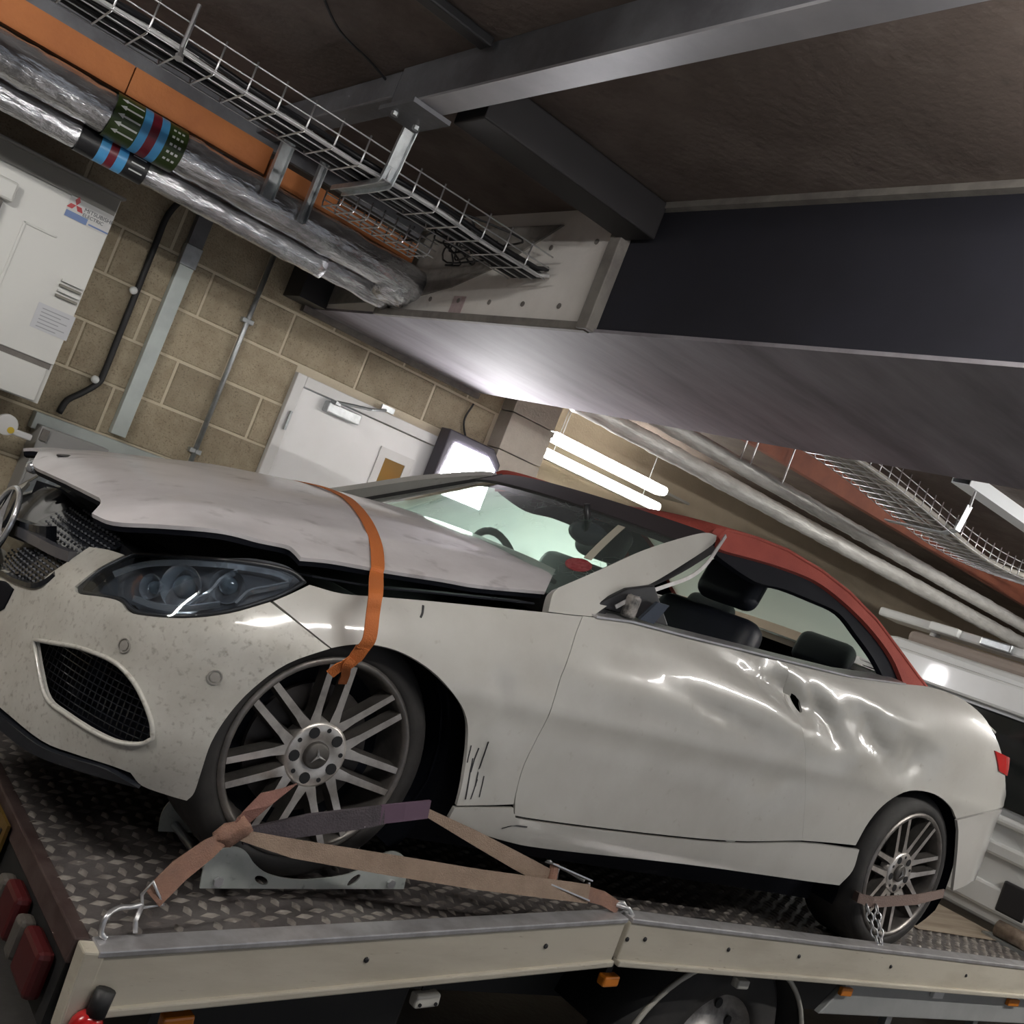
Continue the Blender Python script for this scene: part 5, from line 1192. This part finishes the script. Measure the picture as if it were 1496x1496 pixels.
# ratchet
ra = empty  # noqa
rbk = MB()
A = at(800, 1275, y=2.02); B = at(858, 1300, y=2.0); d = (B-A).normalized(); sdv = Vector((0, .3, 1)).normalized()
for k in (-1, 1): rbk.ribbon([A+sdv*.026*k, B+sdv*.026*k], d.cross(sdv), .035, .004)
r_o = rbk.build('ratchet_frame', m_zinc, ws)
nn = d.cross(sdv)
MB().tube([A+d*.02-sdv*.03, A+d*.02+sdv*.03], .013, 10).build('ratchet_spool', m_bstrap, r_o)
MB().tube([A+d*.005+sdv*.03, A+sdv*.03-nn*.035+d*.02, A+sdv*.03-nn*.03+d*.085, B+sdv*.02-nn*.02], .004, 6).tube([A+d*.005-sdv*.03, A-sdv*.03-nn*.035+d*.02, A-sdv*.03-nn*.03+d*.085, B-sdv*.02-nn*.02], .004, 6).tube([A+d*.06+sdv*.03-nn*.03, A+d*.06-sdv*.03-nn*.03], .004, 6).build('ratchet_handle', m_zinc, r_o, smooth=True)
MB().tube([B+sdv*.02, B-sdv*.02], .006, 8).build('ratchet_pin', m_zinc, r_o)
# end hooks
q0 = at(900, 1322, y=1.99); q1 = at(925, 1338, y=1.975)
MB().torus(at(905, 1326, y=1.99), (.3, 1, .3), .016, .0045, 18, 6).tube([q0, (q0+q1)/2+Vector((0, -.012, .012)), q1, q1+Vector((.004, 0, -.012))], .006, 7).tube([q0+Vector((0, .018, 0)), (q0+q1)/2+Vector((0, .014, .016)), q1+Vector((0, .02, 0))], .006, 7).build('end_hook', m_zinc, ws, smooth=True)
dr_ = MB().tube([hk0+Vector((.03, 0, -.012)), hk0+Vector((-.012, 0, .035)), hk0+Vector((-.024, 0, .005)), hk0+Vector((-.012, 0, -.022))], .004, 6, closed=True).build('delta_ring', m_zinc, ws, smooth=True)
# deck hook
dz = deckz(1.0); h0 = at(208, 1322, y=2.03)
hk = MB().tube(cat([h0, at(193, 1325, y=2.03), at(172, 1327, y=2.02), at(155, 1340, y=2.0), at(148, 1362, y=1.995), Vector((at(150, 1385, y=1.99).x, 1.99, railz(.97)))], 5), .006, 8).tube([h0, at(198, 1345, y=2.01), Vector((at(195, 1370, y=2.0).x, 2.0, railz(1.05)))], .0055, 8).build('deck_hook', m_zinc, None, smooth=True)
tag(hk, 'bent steel hook bar on the tail deck corner holding the brown strap', 'hook')
# rear wheel lashing
rs = empty('rear_wheel_lashing', at(1290, 1330, y=2.03), 'brown strap and steel chain lashing the rear wheel', 'strap')
MB().ribbon([at(1232, 1297, y=2.25), at(1255, 1312, y=2.08), at(1275, 1318, y=2.06), at(1340, 1314, y=2.06), at(1378, 1305, y=2.10)], (0, .1, 1), [.03, .035, .04, .04, .034], .006).build('webbing', M('grimy_webbing', (.17, .12, .10), .8, bump=.3, bs=200), rs)
def chain(a, b, n):
    for i in range(n):
        p = a.lerp(b, (i+.5)/n); t = (b-a).normalized(); l = (b-a).length/n*.62
        ax = t.orthogonal().normalized() if i % 2 else t.cross(t.orthogonal()).normalized(); w = t.cross(ax)
        MB().tube([p+t*l*math.cos(k*math.pi/6)+w*.012*math.sin(k*math.pi/6) for k in range(12)], .0035, 5, closed=True).build('chain_link', m_zinc, rs, smooth=True)
chain(at(1266, 1322, y=2.05), at(1282, 1380, y=1.985), 5)
chain(at(1280, 1322, y=2.05), at(1288, 1380, y=1.985), 5)
MB().tube([at(1285, 1383, y=1.98)-Vector((.03, 0, 0)), at(1285, 1383, y=1.98)+Vector((.03, 0, 0))], .008, 8).build('anchor_pin', m_zinc, rs)
# ---- galvanised wheel cradle
gy = 2.135
cr = empty('wheel_cradle', at(440, 1295, y=gy), 'galvanised cradle plate with scooped edge chocking the front wheel', 'wheel chock')
co_ = smooth_outline([(292, 1298, 1), (297, 1272), (308, 1253), (325, 1241), (345, 1238), (360, 1245), (372, 1262), (392, 1277), (430, 1285), (470, 1284), (510, 1277), (540, 1262), (557, 1249), (575, 1244), (590, 1251), (596, 1266), (590, 1299, 1)], 4)
def PP(px, py, y=gy):
    p = at(px, py, y=y); return p
def flat(x, z): return Vector((x, gy, z))
def hole(cx, cy, a, b, r): 
    c = at(cx, cy, y=gy); return [(c.x+math.cos(t)*a*math.cos(r)-math.sin(t)*b*math.sin(r), c.z+math.cos(t)*a*math.sin(r)+math.sin(t)*b*math.cos(r)) for t in [2*math.pi*k/14 for k in range(14)]]
cpo = [(at(*p, y=gy).x, at(*p, y=gy).z) for p in co_]
m_crad = M('cradle_zinc', (.50, .53, .50), .45, .45, col2=(.40, .43, .40), vs=9, fine=(50, .62, .75, (.3, .32, .3)))
panel('near_plate', flat, cpo, m_crad, cr, holes=[hole(382, 1286, .02, .009, -.3), hole(517, 1286, .02, .009, .9)], step=.03, thick=.005, out=(1.4, 3, 1))
panel('far_plate', lambda x, z: Vector((x, gy+.30, z)), cpo, m_crad, cr, step=.04, thick=.005, out=(1.4, 3, 1))
xa_, xb2 = min(p[0] for p in cpo), max(p[0] for p in cpo); zmin = min(p[1] for p in cpo)
for px in ((318, 1287), (570, 1290)):
    q = at(*px, y=gy)
    MB().tube([(q.x, gy+.004, q.z), (q.x, gy+.298, q.z)], .011, 10).build('cross_rod', m_zinc, cr, smooth=True)
    MB().lathe([(.012, 0), (.012, .008)], (q.x, gy-.001, q.z), (0, -1, 0), 6, True).build('bolt_head', m_zinc, cr)
